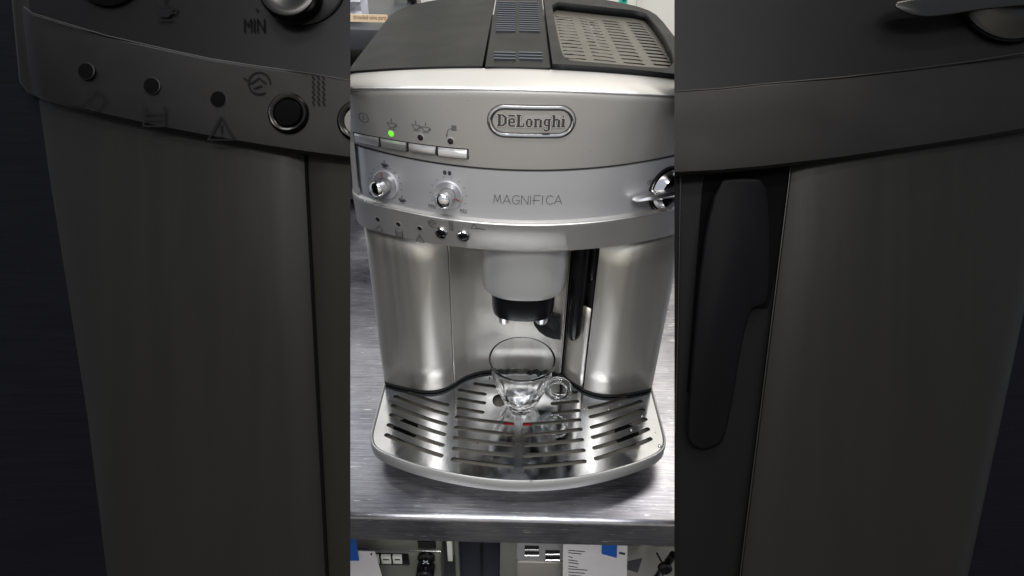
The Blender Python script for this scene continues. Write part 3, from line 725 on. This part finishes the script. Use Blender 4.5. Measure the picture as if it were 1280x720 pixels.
# thin dark strip standing in for the shadow gap where body meets the grate
full_c = chaikin(left_c[2:]+recess+[tuple(p0+Vector((0.006,-0.004))), tuple(p0+Vector((0.014,-0.012)))]+right_c[:-2], 1, False)
vs = []; fs = []; n = len(full_c)
for z, d in ((0.0362,-0.0008),(0.0395,-0.0008),(0.0395,0.0050),(0.0362,0.0050)): vs += [(x, y+d, z) for x, y in full_c]
for i in range(3):
    for k in range(n-1): fs.append((i*n+k, i*n+k+1, (i+1)*n+k+1, (i+1)*n+k))
child(from_py('base_gap_strip', vs, fs, 'gap', em))

# droplets and grounds left on the grate, stains on the recess
for px, py, r in ((731,511,.0012),(824.7,557,.0016),(819,541,.0008),(803,520,.0009),(789,537,.0009),(760,512,.0008),(664,601,.0013),(775,505,.0007)):
    x, y = T2(px, py, ZP); child(lathe('water_drop', [(r*1.1,-0.0001),(r,0.0004),(r*.6,0.0009),(r*.15,0.0011)], (x, y, ZP-0.0002), Vector((0,0,1)), 'glass', em, 14))
for px, py, r in ((549.5,557,.0006),(597,553,.0007),(573.5,527,.0006),(612,472,.0010),(600,470,.0007),(596,473,.0005),(505,560,.0004),(702,525,.0005)):
    x, y = T2(px, py, ZP); child(box('coffee_crumb', (x, y, ZP+r*.3), (r*1.6, r*1.2, r*.9), 'crumb', em, r*.25))
for px, py, a_, b_ in ((608.5,372,.0012,.0028),(607.5,382,.0006,.0035),(612,405,.0004,.003)):
    p = ay(px, py, 0.5195); child(box('coffee_stain', (p.x, 0.5205, p.z), (a_, .0006, b_), 'crumb', em, a_*.3))

# ================================================================== GLASS CUP
gx, gy = T2(650.5, 506, 0.0365); gy += 0.0
GZ = 0.0368
cup = thing('glass_cup', 'small clear glass espresso cup standing on the drip grate', 'cup', loc=(gx, gy, GZ))
H = 0.061
out_p = [(0.0, 0.0),(0.0110,0.0),(0.0140,0.0014),(0.0165,0.006),(0.0200,0.015),(0.0238,0.026),(0.0270,0.037),(0.0297,0.048),(0.0312,0.057),(0.0318,0.0605)]
in_p = [(0.0315,0.0616),(0.0306,0.0620),(0.0299,0.0612),(0.0293,0.057),(0.0277,0.048),(0.0249,0.037),(0.0218,0.026),(0.0176,0.016),(0.0130,0.0100),(0.007,0.0082),(0.0,0.0080)]
profc = chaikin(out_p, 1, False) + chaikin(in_p, 1, False)
vs = []; fs = []; seg = 108
for ip, (r, h) in enumerate(profc):
    for k in range(seg):
        a = 2*math.pi*k/seg; fl_ = math.exp(-((h-0.018)/0.016)**2)*0.020 if ip < len(out_p)*2-3 else 0; rr_k = max(r,1e-5)*(1+fl_*math.sin(14*a+h*110)); vs.append((rr_k*math.cos(a), rr_k*math.sin(a), h))
for i in range(len(profc)-1):
    for k in range(seg): k2 = (k+1) % seg; fs.append((i*seg+k, i*seg+k2, (i+1)*seg+k2, (i+1)*seg+k))
fs.append(tuple(reversed(range(seg)))); fs.append(tuple(range((len(profc)-1)*seg, len(profc)*seg)))
me = bpy.data.meshes.new('bowl'); me.from_pydata(vs, [], fs); bm = bmesh.new(); bm.from_mesh(me); bmesh.ops.remove_doubles(bm, verts=bm.verts, dist=1e-6)
bmesh.ops.recalc_face_normals(bm, faces=bm.faces); bm.to_mesh(me); bm.free(); link('bowl', me, 'glass', cup, True)
hc = Vector((0.0362, -0.002, 0.0245)); pts = []
for k in range(28):
    a = 2*math.pi*k/28; pts.append((hc.x+0.0108*math.cos(a), hc.y-0.0015*math.cos(a), hc.z+0.0118*math.sin(a)))
tube('handle', pts, 0.0034, 'glass', cup, 14, closed=True)

# ================================================================== BEHIND THE MACHINE
sh = thing('storage_shelf', 'grey metal shelf behind the machine carrying a bag of parts', 'shelf')
pz = ay(450, 34, 0.93).z
box('shelf_board', (-0.42, 1.05, pz-0.014), (0.50, 0.26, 0.028), 'shelfm', sh, 0.002)
for x in (-0.65, -0.19): box('post', (x, 1.16, 0.30), (0.03, 0.03, 0.60), 'shelfm', sh, 0.002)
nb = box('storage_bin', (-0.33, 1.06, 0.115), (0.24, 0.24, 0.215), 'navy', None, 0.01); tag(nb, 'dark plastic bin beneath the grey shelf', 'bin')
bg = thing('parts_bag', 'crumpled clear plastic bag of parts with a cream label strip on the shelf', 'bag')
bm = bmesh.new(); bmesh.ops.create_grid(bm, x_segments=40, y_segments=16, size=1)
for v in bm.verts:
    x, y = v.co.x, v.co.y; e = (1-abs(x)**6)*(1-abs(y)**6); h = 0.028*max(0, e)**.5*(0.7+0.3*math.sin(9*x+3*y)+0.25*math.sin(17*y+5*x)+0.2*math.sin(31*x-8*y))
    v.co = Vector((-0.355+0.14*x, 0.975-h, pz+0.055+0.055*y))
bmesh.ops.solidify(bm, geom=bm.faces[:], thickness=0.02)
me = bpy.data.meshes.new('bag_film'); bm.to_mesh(me); bm.free(); link('bag_film', me, 'bag', bg, True)
a = ay(438, 18.5, 0.935); b = ay(484, 29.5, 0.935)
box('label_strip', ((a.x+b.x)/2-0.014, 0.936, (a.z+b.z)/2+0.001), (b.x-a.x+0.03, 0.0012, abs(a.z-b.z)*0.95), 'card', bg)
me = text_mesh('threaded valve parts'); fit_mesh(me, 0.0455, 0.0070); 
for v in me.vertices: v.co = Vector(((a.x+b.x)/2+0.0015+v.co.x, 0.9352-v.co.z*0.2, (a.z+b.z)/2+0.0015+v.co.y))
link('label_lettering', me, 'rust', bg)
# pale boxes on the shelf, behind the lid
for i, (xp, wpx, m, lb) in enumerate(((505,14,'beige','pale grey box behind the bag of parts'),(519,4,'black','narrow black folder between the pale boxes'),(541,16,'white','white box standing behind the charcoal lid'),(555,5,'black','thin black folder beside the white box'),(585,50,'white','wide white carton behind the middle of the lid'))):
    p = ay(xp, 4, 1.12); o = box('storage_box', (p.x, 1.13, 0.22), (wpx*0.00150, 0.08, 0.43), m, None, 0.002); tag(o, lb, 'box' if 'folder' not in lb else 'folder')
# green tape label on the wall, reading upward
p = ay(779, 0, 1.719); gt = thing('tape_label', 'green tape label with dark lettering stuck to the cream wall', 'label')
box('tape', (p.x, 1.7185, p.z+0.035), (0.020, 0.002, 0.105), 'teal', gt)
me = text_mesh('vcd'); fit_mesh(me, 0.040, 0.014)
for v in me.vertices: x, y = v.co.x, v.co.y; v.co = Vector((p.x-y, 1.7170, p.z+0.002+x))
link('tape_lettering', me, 'gap', gt)
p = ay(797, 3, 1.715); tr = box('wall_trim', (p.x+0.004, 1.7155, 0.4), (0.012, 0.012, 1.4), 'wall', None, 0.002); tag(tr, 'narrow cream trim strip on the wall beside the green tape', 'trim')

# ================================================================== BENEATH THE WORKTOP
YU = 0.44
def U(px, py, y=YU): return ay(px, py, y)
def upan(name, x0, y0, x1, y1, m, parent, y=YU, d=0.02, bev=0.001):
    a = U(x0, y0, y); b = U(x1, y1, y); 
    return box(name, ((a.x+b.x)/2, y+d/2, (a.z+b.z)/2), (abs(b.x-a.x), d, abs(a.z-b.z)), m, parent, bev)
# left machine
lm = thing('coffee_machine', 'pale coffee machine with a black dial and button strip under the left of the worktop', 'coffee machine')
upan('front_panel', 400, 690, 553, 735, 'beige', lm, YU, 0.20, 0.002)
upan('top_panel', 400, 672, 552, 688.5, 'beige', lm, YU+0.004, 0.2, 0.002)
upan('button_strip', 455, 693.5, 512, 707.5, 'black', lm, YU-0.002, 0.006, 0.0012)
for x0, x1 in ((463,474.5),(475.7,489.3),(490.3,503)):
    kx = upan('button', x0, 696, x1, 705.2, 'white', lm, YU-0.0045, 0.004, 0.0006)
    upan('button_mark', x0+3, 699.3, x1-3, 700.6, 'ink', kx, YU-0.0052, 0.001, 0)
pk = U(533, 703, YU-0.004)
o = lathe('dial', [(0.0105,0.0),(0.0105,0.004),(0.008,0.0065)], (pk.x, YU, pk.z+0.006), Vector((0,-1,0)), 'black', lm, 28)
lathe('dial_grip', [(0.011,0.0),(0.0108,0.016),(0.009,0.018)], (pk.x-0.001, YU-0.002, pk.z-0.011), Vector((0,-1,0.1)), 'black', lm, 28)
for a_ in range(4):
    tube('dial_star', [(pk.x, YU-0.0075, pk.z+0.006), (pk.x+0.0045*math.cos(a_*1.571+.785), YU-0.0075, pk.z+0.006+0.0045*math.sin(a_*1.571+.785))], 0.0009, 'chrome', o, 6)
a = U(430, 683.5, YU+0.001); b = U(551, 687.8, YU+0.001); tube('panel_edge', [(a.x, YU-0.0005, a.z), (b.x, YU-0.0005, b.z)], 0.0009, 'chrome', lm, 6)
upan('vent_grille', 522, 677, 545, 686, 'gap', lm, YU+0.002, 0.004, 0)
# white carton and pipe
wb = upan('carton', 558, 676, 566, 702, 'white', None, 0.45, 0.05); tag(wb, 'slim white carton standing between the two lower machines', 'carton')
pp = U(571, 690, 0.46); pi = lathe('pipe', [(0.003, pp.z-0.08),(0.003, pp.z+0.03)], (pp.x, 0.46, 0), Vector((0,0,1)), 'beige', None, 16); tag(pi, 'thin grey upright pipe beside the slim white carton', 'pipe')
db = thing('appliance', 'dark navy appliance in the shade beneath the middle of the worktop', 'appliance')
upan('casing', 575, 674, 624, 735, 'navy', db, 0.50, 0.15, 0.004); upan('edge_strip', 600, 674, 604, 735, 'black', db, 0.496, 0.01, 0.001)
# right machine with louvres
rm = thing('vented_machine', 'silver machine with four louvre slots on the shelf below the worktop', 'machine')
upan('side_panel', 625, 672, 645, 740, 'beige', rm, YU+0.002, 0.2, 0.002)
upan('upper_panel', 646, 672, 706, 701.5, 'panel', rm, YU, 0.2, 0.002)
upan('lower_panel', 646, 702.5, 700, 740, 'steel', rm, YU+0.001, 0.2, 0.002)
for x0, yy in ((656,682.3),(656,689.5),(682,688),(682,695.3)):
    k_ = upan('louvre_slot', x0, yy, x0+17.5, yy+4.6, 'gap', rm, YU-0.0006, 0.002, 0)
    a = U(x0, yy+3.6); b = U(x0+17.5, yy+3.6); tube('louvre_lip', [(a.x, YU-0.0014, a.z), (b.x, YU-0.0014, b.z)], 0.0011, 'chrome', k_, 6)
# papers and blue tape
def sheet(name, q, m, y, parent=None, th=0.0006):
    P = [U(*p_, y) for p_ in q]; n_ = len(P); vs = [(p_.x, y, p_.z) for p_ in P]+[(p_.x, y+th, p_.z) for p_ in P]
    return from_py(name, vs, [tuple(range(n_)), tuple(reversed(range(n_,2*n_)))]+[(i,(i+1)%n_,n_+(i+1)%n_,n_+i) for i in range(n_)], m, parent)
np_ = thing('paper_note', 'printed white sheet taped by blue tape below the right of the worktop', 'paper')
sheet('sheet', [(704,676),(784.5,678),(783,740),(703,738)], 'paper', 0.425, np_)
for i, (yy, x1) in enumerate(((687.8,731),(690.8,727),(695.5,716),(699.8,722),(703,723),(707.5,722),(711,734),(715,731),(718.5,727))):
    sheet('printed_line', [(710.5,yy),(x1,yy+1.6),(x1,yy+2.3),(710.5,yy+0.7)], 'ink', 0.4244, np_, 0.0003)
sheet('printed_mark', [(774,690),(781.5,691.5),(781,694),(774,692.5)], 'ink', 0.4244, np_, 0.0003)
bt = sheet('blue_tape', [(752.5,672),(771.5,673),(771,697.5),(752,692.5)], 'blue', 0.4235, None, 0.0004); tag(bt, 'blue tape holding the printed sheet to the worktop', 'tape')
n2 = thing('paper_note', 'tilted white sheet under blue tape beside the button strip', 'paper')
sheet('sheet', [(430,688.5),(468.5,689.5),(478,722),(481,740),(425,740)], 'paper', 0.424, n2)
sheet('printed_mark', [(463,692),(465.3,692),(465.3,694),(463,694)], 'ink', 0.4232, n2, 0.0003)
bt2 = sheet('blue_tape', [(425,672),(444.5,674),(449,701),(425,701)], 'blue', 0.4225, None, 0.0004); tag(bt2, 'blue tape at the corner of the tilted sheet', 'tape')
# right end clutter
mt = thing('milk_frother', 'black handled frother with chrome rod hanging below the worktop corner', 'frother')
a = U(829, 700, 0.45)
lathe('head', [(0.006,-0.004),(0.0085,-0.001),(0.0085,0.003),(0.006,0.005)], (a.x, 0.44, a.z), Vector((0,-1,0.2)), 'black', mt, 24)
tube('rod', [(a.x, 0.44, a.z), (a.x-0.006, 0.445, a.z-0.06)], 0.0018, 'chrome', mt, 8)
tube('grip', [(a.x+0.008, 0.445, a.z+0.02), (a.x-0.002, 0.447, a.z-0.03), (a.x-0.008, 0.45, a.z-0.06)], 0.0045, 'black', mt, 10)
tube('strap', [(a.x-0.012, 0.445, a.z+0.022), (a.x-0.001, 0.44, a.z+0.002)], 0.0012, 'black', mt, 6)
gb = thing('steel_bin', 'pale steel container tucked behind the printed sheet', 'container')
upan('front', 786, 674, 860, 740, 'steel', gb, 0.475, 0.1, 0.004)
sheet('flap', [(784,702),(803,698),(797,716),(784,712)], 'shelfm', 0.455, gb)

# ================================================================== ENLARGED DIM PANELS ON BOTH SIDES
# Added leaning boards stand in for the frame's enlarged, darkened side fill, in relief.
D0 = 0.455; SC = D0/F_PX
def panel_root(name, label):
    r = thing(name, label, 'side fill board'); Mx = Matrix((RT, UPV, -FW)).transposed().to_4x4(); Mx.translation = CAM + FW*D0; r.matrix_world = Mx; return r
def L2(p, w=0.0): return ((p[0]-640)*SC*(D0-w)/D0, -(p[1]-360)*SC*(D0-w)/D0)
def mg(p): return (640+(p[0]-640)*3.16, 360+(p[1]-360)*3.16)
def relief(name, px_pts, w0, w1, m, parent, bev=0.0, smooth=0):
    if smooth: px_pts = chaikin(px_pts, smooth)
    pts = [L2(p, w0) for p in px_pts]; pt1 = [L2(p, w1) for p in px_pts]
    n_ = len(pts); vs = [(x, y, w0) for x, y in pts]+[(x, y, w1) for x, y in pt1]
    fs = [tuple(range(n_)), tuple(range(n_, 2*n_))]+[(i,(i+1)%n_,n_+(i+1)%n_,n_+i) for i in range(n_)]
    o_ = from_py(name, vs, fs, m, parent)
    if bev:
        md = o_.modifiers.new('bevel','BEVEL'); md.width = bev; md.segments = 3; md.limit_method = 'ANGLE'; md.angle_limit = math.radians(40)
        for p in o_.data.polygons: p.use_smooth = True
    return o_
def loft(name, curves, m, parent):
    """surface through pixel curves; each: (list of px points, list or value of depths)"""
    k = len(curves[0][0]); vs = []; fs = []
    for pts, ws in curves:
        for i, p in enumerate(pts):
            w_ = ws[i] if isinstance(ws, (list, tuple)) else ws; x, y = L2(p, w_); vs.append((x, y, w_))
    for j in range(len(curves)-1):
        for i in range(k-1): fs.append((j*k+i, j*k+i+1, (j+1)*k+i+1, (j+1)*k+i))
    return from_py(name, vs, fs, m, parent, True)
def ln(name, pts, r, m, parent, wd):
    return tube(name, [(*L2(p, wd), wd) for p in pts], r, m, parent, 8)
def board(parent, x0, x1):
    relief('board', [(x0,-30),(x1,-30),(x1,760),(x0,760)], -0.030, -0.012, 'dblack', parent, 0.0005)
    # support post down to the floor, written in world directions
    inv = parent.matrix_world.inverted(); xm = (x0+x1)/2
    a_ = parent.matrix_world @ Vector((*L2((xm, 700)), -0.022)); b_ = Vector((a_.x, a_.y+0.01, -0.9))
    tube('support_post', [inv @ a_, inv @ b_], 0.009, 'dblack', parent, 12)

# ---- left panel
lp = panel_root('side_fill_board', 'dim enlarged view of the control knobs and left column, filling the left side')
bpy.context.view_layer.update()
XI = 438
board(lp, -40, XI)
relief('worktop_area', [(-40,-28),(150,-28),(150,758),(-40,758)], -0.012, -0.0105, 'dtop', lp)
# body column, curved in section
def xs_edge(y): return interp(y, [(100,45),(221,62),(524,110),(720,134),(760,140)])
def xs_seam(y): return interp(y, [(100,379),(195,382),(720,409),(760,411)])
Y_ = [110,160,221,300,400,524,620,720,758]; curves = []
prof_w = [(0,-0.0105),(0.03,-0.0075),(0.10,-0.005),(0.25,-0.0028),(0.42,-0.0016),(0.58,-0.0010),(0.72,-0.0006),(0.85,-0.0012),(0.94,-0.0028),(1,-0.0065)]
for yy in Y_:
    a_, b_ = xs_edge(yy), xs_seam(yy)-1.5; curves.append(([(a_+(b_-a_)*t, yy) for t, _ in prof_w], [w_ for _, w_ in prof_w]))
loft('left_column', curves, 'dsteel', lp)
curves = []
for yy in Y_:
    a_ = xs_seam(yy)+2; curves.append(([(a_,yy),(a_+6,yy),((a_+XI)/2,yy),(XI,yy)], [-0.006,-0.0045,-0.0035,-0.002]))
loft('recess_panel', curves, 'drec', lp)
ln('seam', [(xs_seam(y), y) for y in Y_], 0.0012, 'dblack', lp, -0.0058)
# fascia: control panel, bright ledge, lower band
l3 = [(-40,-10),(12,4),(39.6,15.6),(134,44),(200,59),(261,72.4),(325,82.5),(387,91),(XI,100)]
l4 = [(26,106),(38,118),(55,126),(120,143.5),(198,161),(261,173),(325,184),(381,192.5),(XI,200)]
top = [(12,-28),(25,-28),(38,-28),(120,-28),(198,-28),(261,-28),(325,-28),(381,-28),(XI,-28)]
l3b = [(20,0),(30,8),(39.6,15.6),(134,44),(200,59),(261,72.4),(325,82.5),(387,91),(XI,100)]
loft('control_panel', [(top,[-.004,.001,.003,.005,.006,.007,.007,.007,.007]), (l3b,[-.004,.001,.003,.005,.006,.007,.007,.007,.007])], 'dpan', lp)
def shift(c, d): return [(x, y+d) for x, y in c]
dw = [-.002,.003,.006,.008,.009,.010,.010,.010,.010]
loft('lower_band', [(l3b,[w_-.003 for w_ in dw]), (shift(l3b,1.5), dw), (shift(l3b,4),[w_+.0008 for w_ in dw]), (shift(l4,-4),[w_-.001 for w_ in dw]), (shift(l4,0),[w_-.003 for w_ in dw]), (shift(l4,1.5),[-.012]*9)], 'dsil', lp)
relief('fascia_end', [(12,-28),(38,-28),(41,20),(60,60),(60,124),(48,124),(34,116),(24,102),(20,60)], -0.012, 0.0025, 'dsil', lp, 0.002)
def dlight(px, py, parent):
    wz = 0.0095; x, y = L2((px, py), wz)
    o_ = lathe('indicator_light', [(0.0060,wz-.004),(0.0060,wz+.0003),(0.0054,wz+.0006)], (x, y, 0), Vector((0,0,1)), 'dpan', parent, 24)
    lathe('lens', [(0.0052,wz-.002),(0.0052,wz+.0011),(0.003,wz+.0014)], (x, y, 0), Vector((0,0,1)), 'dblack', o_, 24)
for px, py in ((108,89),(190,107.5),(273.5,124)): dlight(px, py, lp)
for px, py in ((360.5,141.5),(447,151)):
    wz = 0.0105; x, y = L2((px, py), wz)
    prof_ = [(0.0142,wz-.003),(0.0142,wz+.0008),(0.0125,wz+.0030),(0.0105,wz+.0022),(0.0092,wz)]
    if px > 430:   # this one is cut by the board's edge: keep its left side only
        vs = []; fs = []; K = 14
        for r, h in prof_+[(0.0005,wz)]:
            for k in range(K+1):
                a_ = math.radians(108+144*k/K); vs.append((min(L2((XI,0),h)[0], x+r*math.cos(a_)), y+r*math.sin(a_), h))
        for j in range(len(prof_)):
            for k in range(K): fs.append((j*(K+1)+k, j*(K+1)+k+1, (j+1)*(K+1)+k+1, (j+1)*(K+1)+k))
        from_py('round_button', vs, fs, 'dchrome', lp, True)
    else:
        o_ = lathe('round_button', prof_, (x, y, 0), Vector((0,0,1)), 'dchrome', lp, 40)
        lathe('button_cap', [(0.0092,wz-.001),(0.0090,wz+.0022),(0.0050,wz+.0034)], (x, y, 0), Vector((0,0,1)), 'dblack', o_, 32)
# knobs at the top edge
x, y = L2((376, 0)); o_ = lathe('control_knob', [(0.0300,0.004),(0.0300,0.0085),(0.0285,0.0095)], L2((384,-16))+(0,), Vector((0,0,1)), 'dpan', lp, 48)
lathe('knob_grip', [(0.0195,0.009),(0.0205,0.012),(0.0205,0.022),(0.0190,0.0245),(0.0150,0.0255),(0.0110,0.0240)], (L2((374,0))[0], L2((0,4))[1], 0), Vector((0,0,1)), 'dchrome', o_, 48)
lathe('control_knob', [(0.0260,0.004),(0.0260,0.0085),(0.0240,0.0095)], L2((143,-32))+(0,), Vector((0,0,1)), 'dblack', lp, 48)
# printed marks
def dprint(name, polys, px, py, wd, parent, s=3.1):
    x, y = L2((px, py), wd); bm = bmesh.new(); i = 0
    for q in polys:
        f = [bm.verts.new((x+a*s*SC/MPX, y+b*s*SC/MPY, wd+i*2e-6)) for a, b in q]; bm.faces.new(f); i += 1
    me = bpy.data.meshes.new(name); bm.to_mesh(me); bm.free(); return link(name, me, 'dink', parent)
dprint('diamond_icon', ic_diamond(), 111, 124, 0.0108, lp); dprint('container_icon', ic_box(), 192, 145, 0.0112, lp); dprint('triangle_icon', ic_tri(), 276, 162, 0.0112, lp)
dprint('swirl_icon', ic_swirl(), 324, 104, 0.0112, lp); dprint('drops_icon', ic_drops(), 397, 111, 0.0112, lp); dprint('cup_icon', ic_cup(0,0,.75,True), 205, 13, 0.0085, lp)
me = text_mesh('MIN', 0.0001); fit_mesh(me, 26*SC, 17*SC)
for v in me.vertices: v.co = Vector((v.co.x+L2((324,0))[0], v.co.y+L2((0,38))[1], 0.0086))
link('min_lettering', me, 'dink', lp)
dprint('dial_dot', [disc_pts(0,0,.0004,.0005,10)], 321, 12, 0.0086, lp)
ln('panel_crease', [(x, y+1) for x, y in l3b[1:]], 0.0006, 'dline', lp, 0.0085)

# ---- right panel
rp = panel_root('side_fill_board', 'dim enlarged view of the lever, wand slot and right column, filling the right side')
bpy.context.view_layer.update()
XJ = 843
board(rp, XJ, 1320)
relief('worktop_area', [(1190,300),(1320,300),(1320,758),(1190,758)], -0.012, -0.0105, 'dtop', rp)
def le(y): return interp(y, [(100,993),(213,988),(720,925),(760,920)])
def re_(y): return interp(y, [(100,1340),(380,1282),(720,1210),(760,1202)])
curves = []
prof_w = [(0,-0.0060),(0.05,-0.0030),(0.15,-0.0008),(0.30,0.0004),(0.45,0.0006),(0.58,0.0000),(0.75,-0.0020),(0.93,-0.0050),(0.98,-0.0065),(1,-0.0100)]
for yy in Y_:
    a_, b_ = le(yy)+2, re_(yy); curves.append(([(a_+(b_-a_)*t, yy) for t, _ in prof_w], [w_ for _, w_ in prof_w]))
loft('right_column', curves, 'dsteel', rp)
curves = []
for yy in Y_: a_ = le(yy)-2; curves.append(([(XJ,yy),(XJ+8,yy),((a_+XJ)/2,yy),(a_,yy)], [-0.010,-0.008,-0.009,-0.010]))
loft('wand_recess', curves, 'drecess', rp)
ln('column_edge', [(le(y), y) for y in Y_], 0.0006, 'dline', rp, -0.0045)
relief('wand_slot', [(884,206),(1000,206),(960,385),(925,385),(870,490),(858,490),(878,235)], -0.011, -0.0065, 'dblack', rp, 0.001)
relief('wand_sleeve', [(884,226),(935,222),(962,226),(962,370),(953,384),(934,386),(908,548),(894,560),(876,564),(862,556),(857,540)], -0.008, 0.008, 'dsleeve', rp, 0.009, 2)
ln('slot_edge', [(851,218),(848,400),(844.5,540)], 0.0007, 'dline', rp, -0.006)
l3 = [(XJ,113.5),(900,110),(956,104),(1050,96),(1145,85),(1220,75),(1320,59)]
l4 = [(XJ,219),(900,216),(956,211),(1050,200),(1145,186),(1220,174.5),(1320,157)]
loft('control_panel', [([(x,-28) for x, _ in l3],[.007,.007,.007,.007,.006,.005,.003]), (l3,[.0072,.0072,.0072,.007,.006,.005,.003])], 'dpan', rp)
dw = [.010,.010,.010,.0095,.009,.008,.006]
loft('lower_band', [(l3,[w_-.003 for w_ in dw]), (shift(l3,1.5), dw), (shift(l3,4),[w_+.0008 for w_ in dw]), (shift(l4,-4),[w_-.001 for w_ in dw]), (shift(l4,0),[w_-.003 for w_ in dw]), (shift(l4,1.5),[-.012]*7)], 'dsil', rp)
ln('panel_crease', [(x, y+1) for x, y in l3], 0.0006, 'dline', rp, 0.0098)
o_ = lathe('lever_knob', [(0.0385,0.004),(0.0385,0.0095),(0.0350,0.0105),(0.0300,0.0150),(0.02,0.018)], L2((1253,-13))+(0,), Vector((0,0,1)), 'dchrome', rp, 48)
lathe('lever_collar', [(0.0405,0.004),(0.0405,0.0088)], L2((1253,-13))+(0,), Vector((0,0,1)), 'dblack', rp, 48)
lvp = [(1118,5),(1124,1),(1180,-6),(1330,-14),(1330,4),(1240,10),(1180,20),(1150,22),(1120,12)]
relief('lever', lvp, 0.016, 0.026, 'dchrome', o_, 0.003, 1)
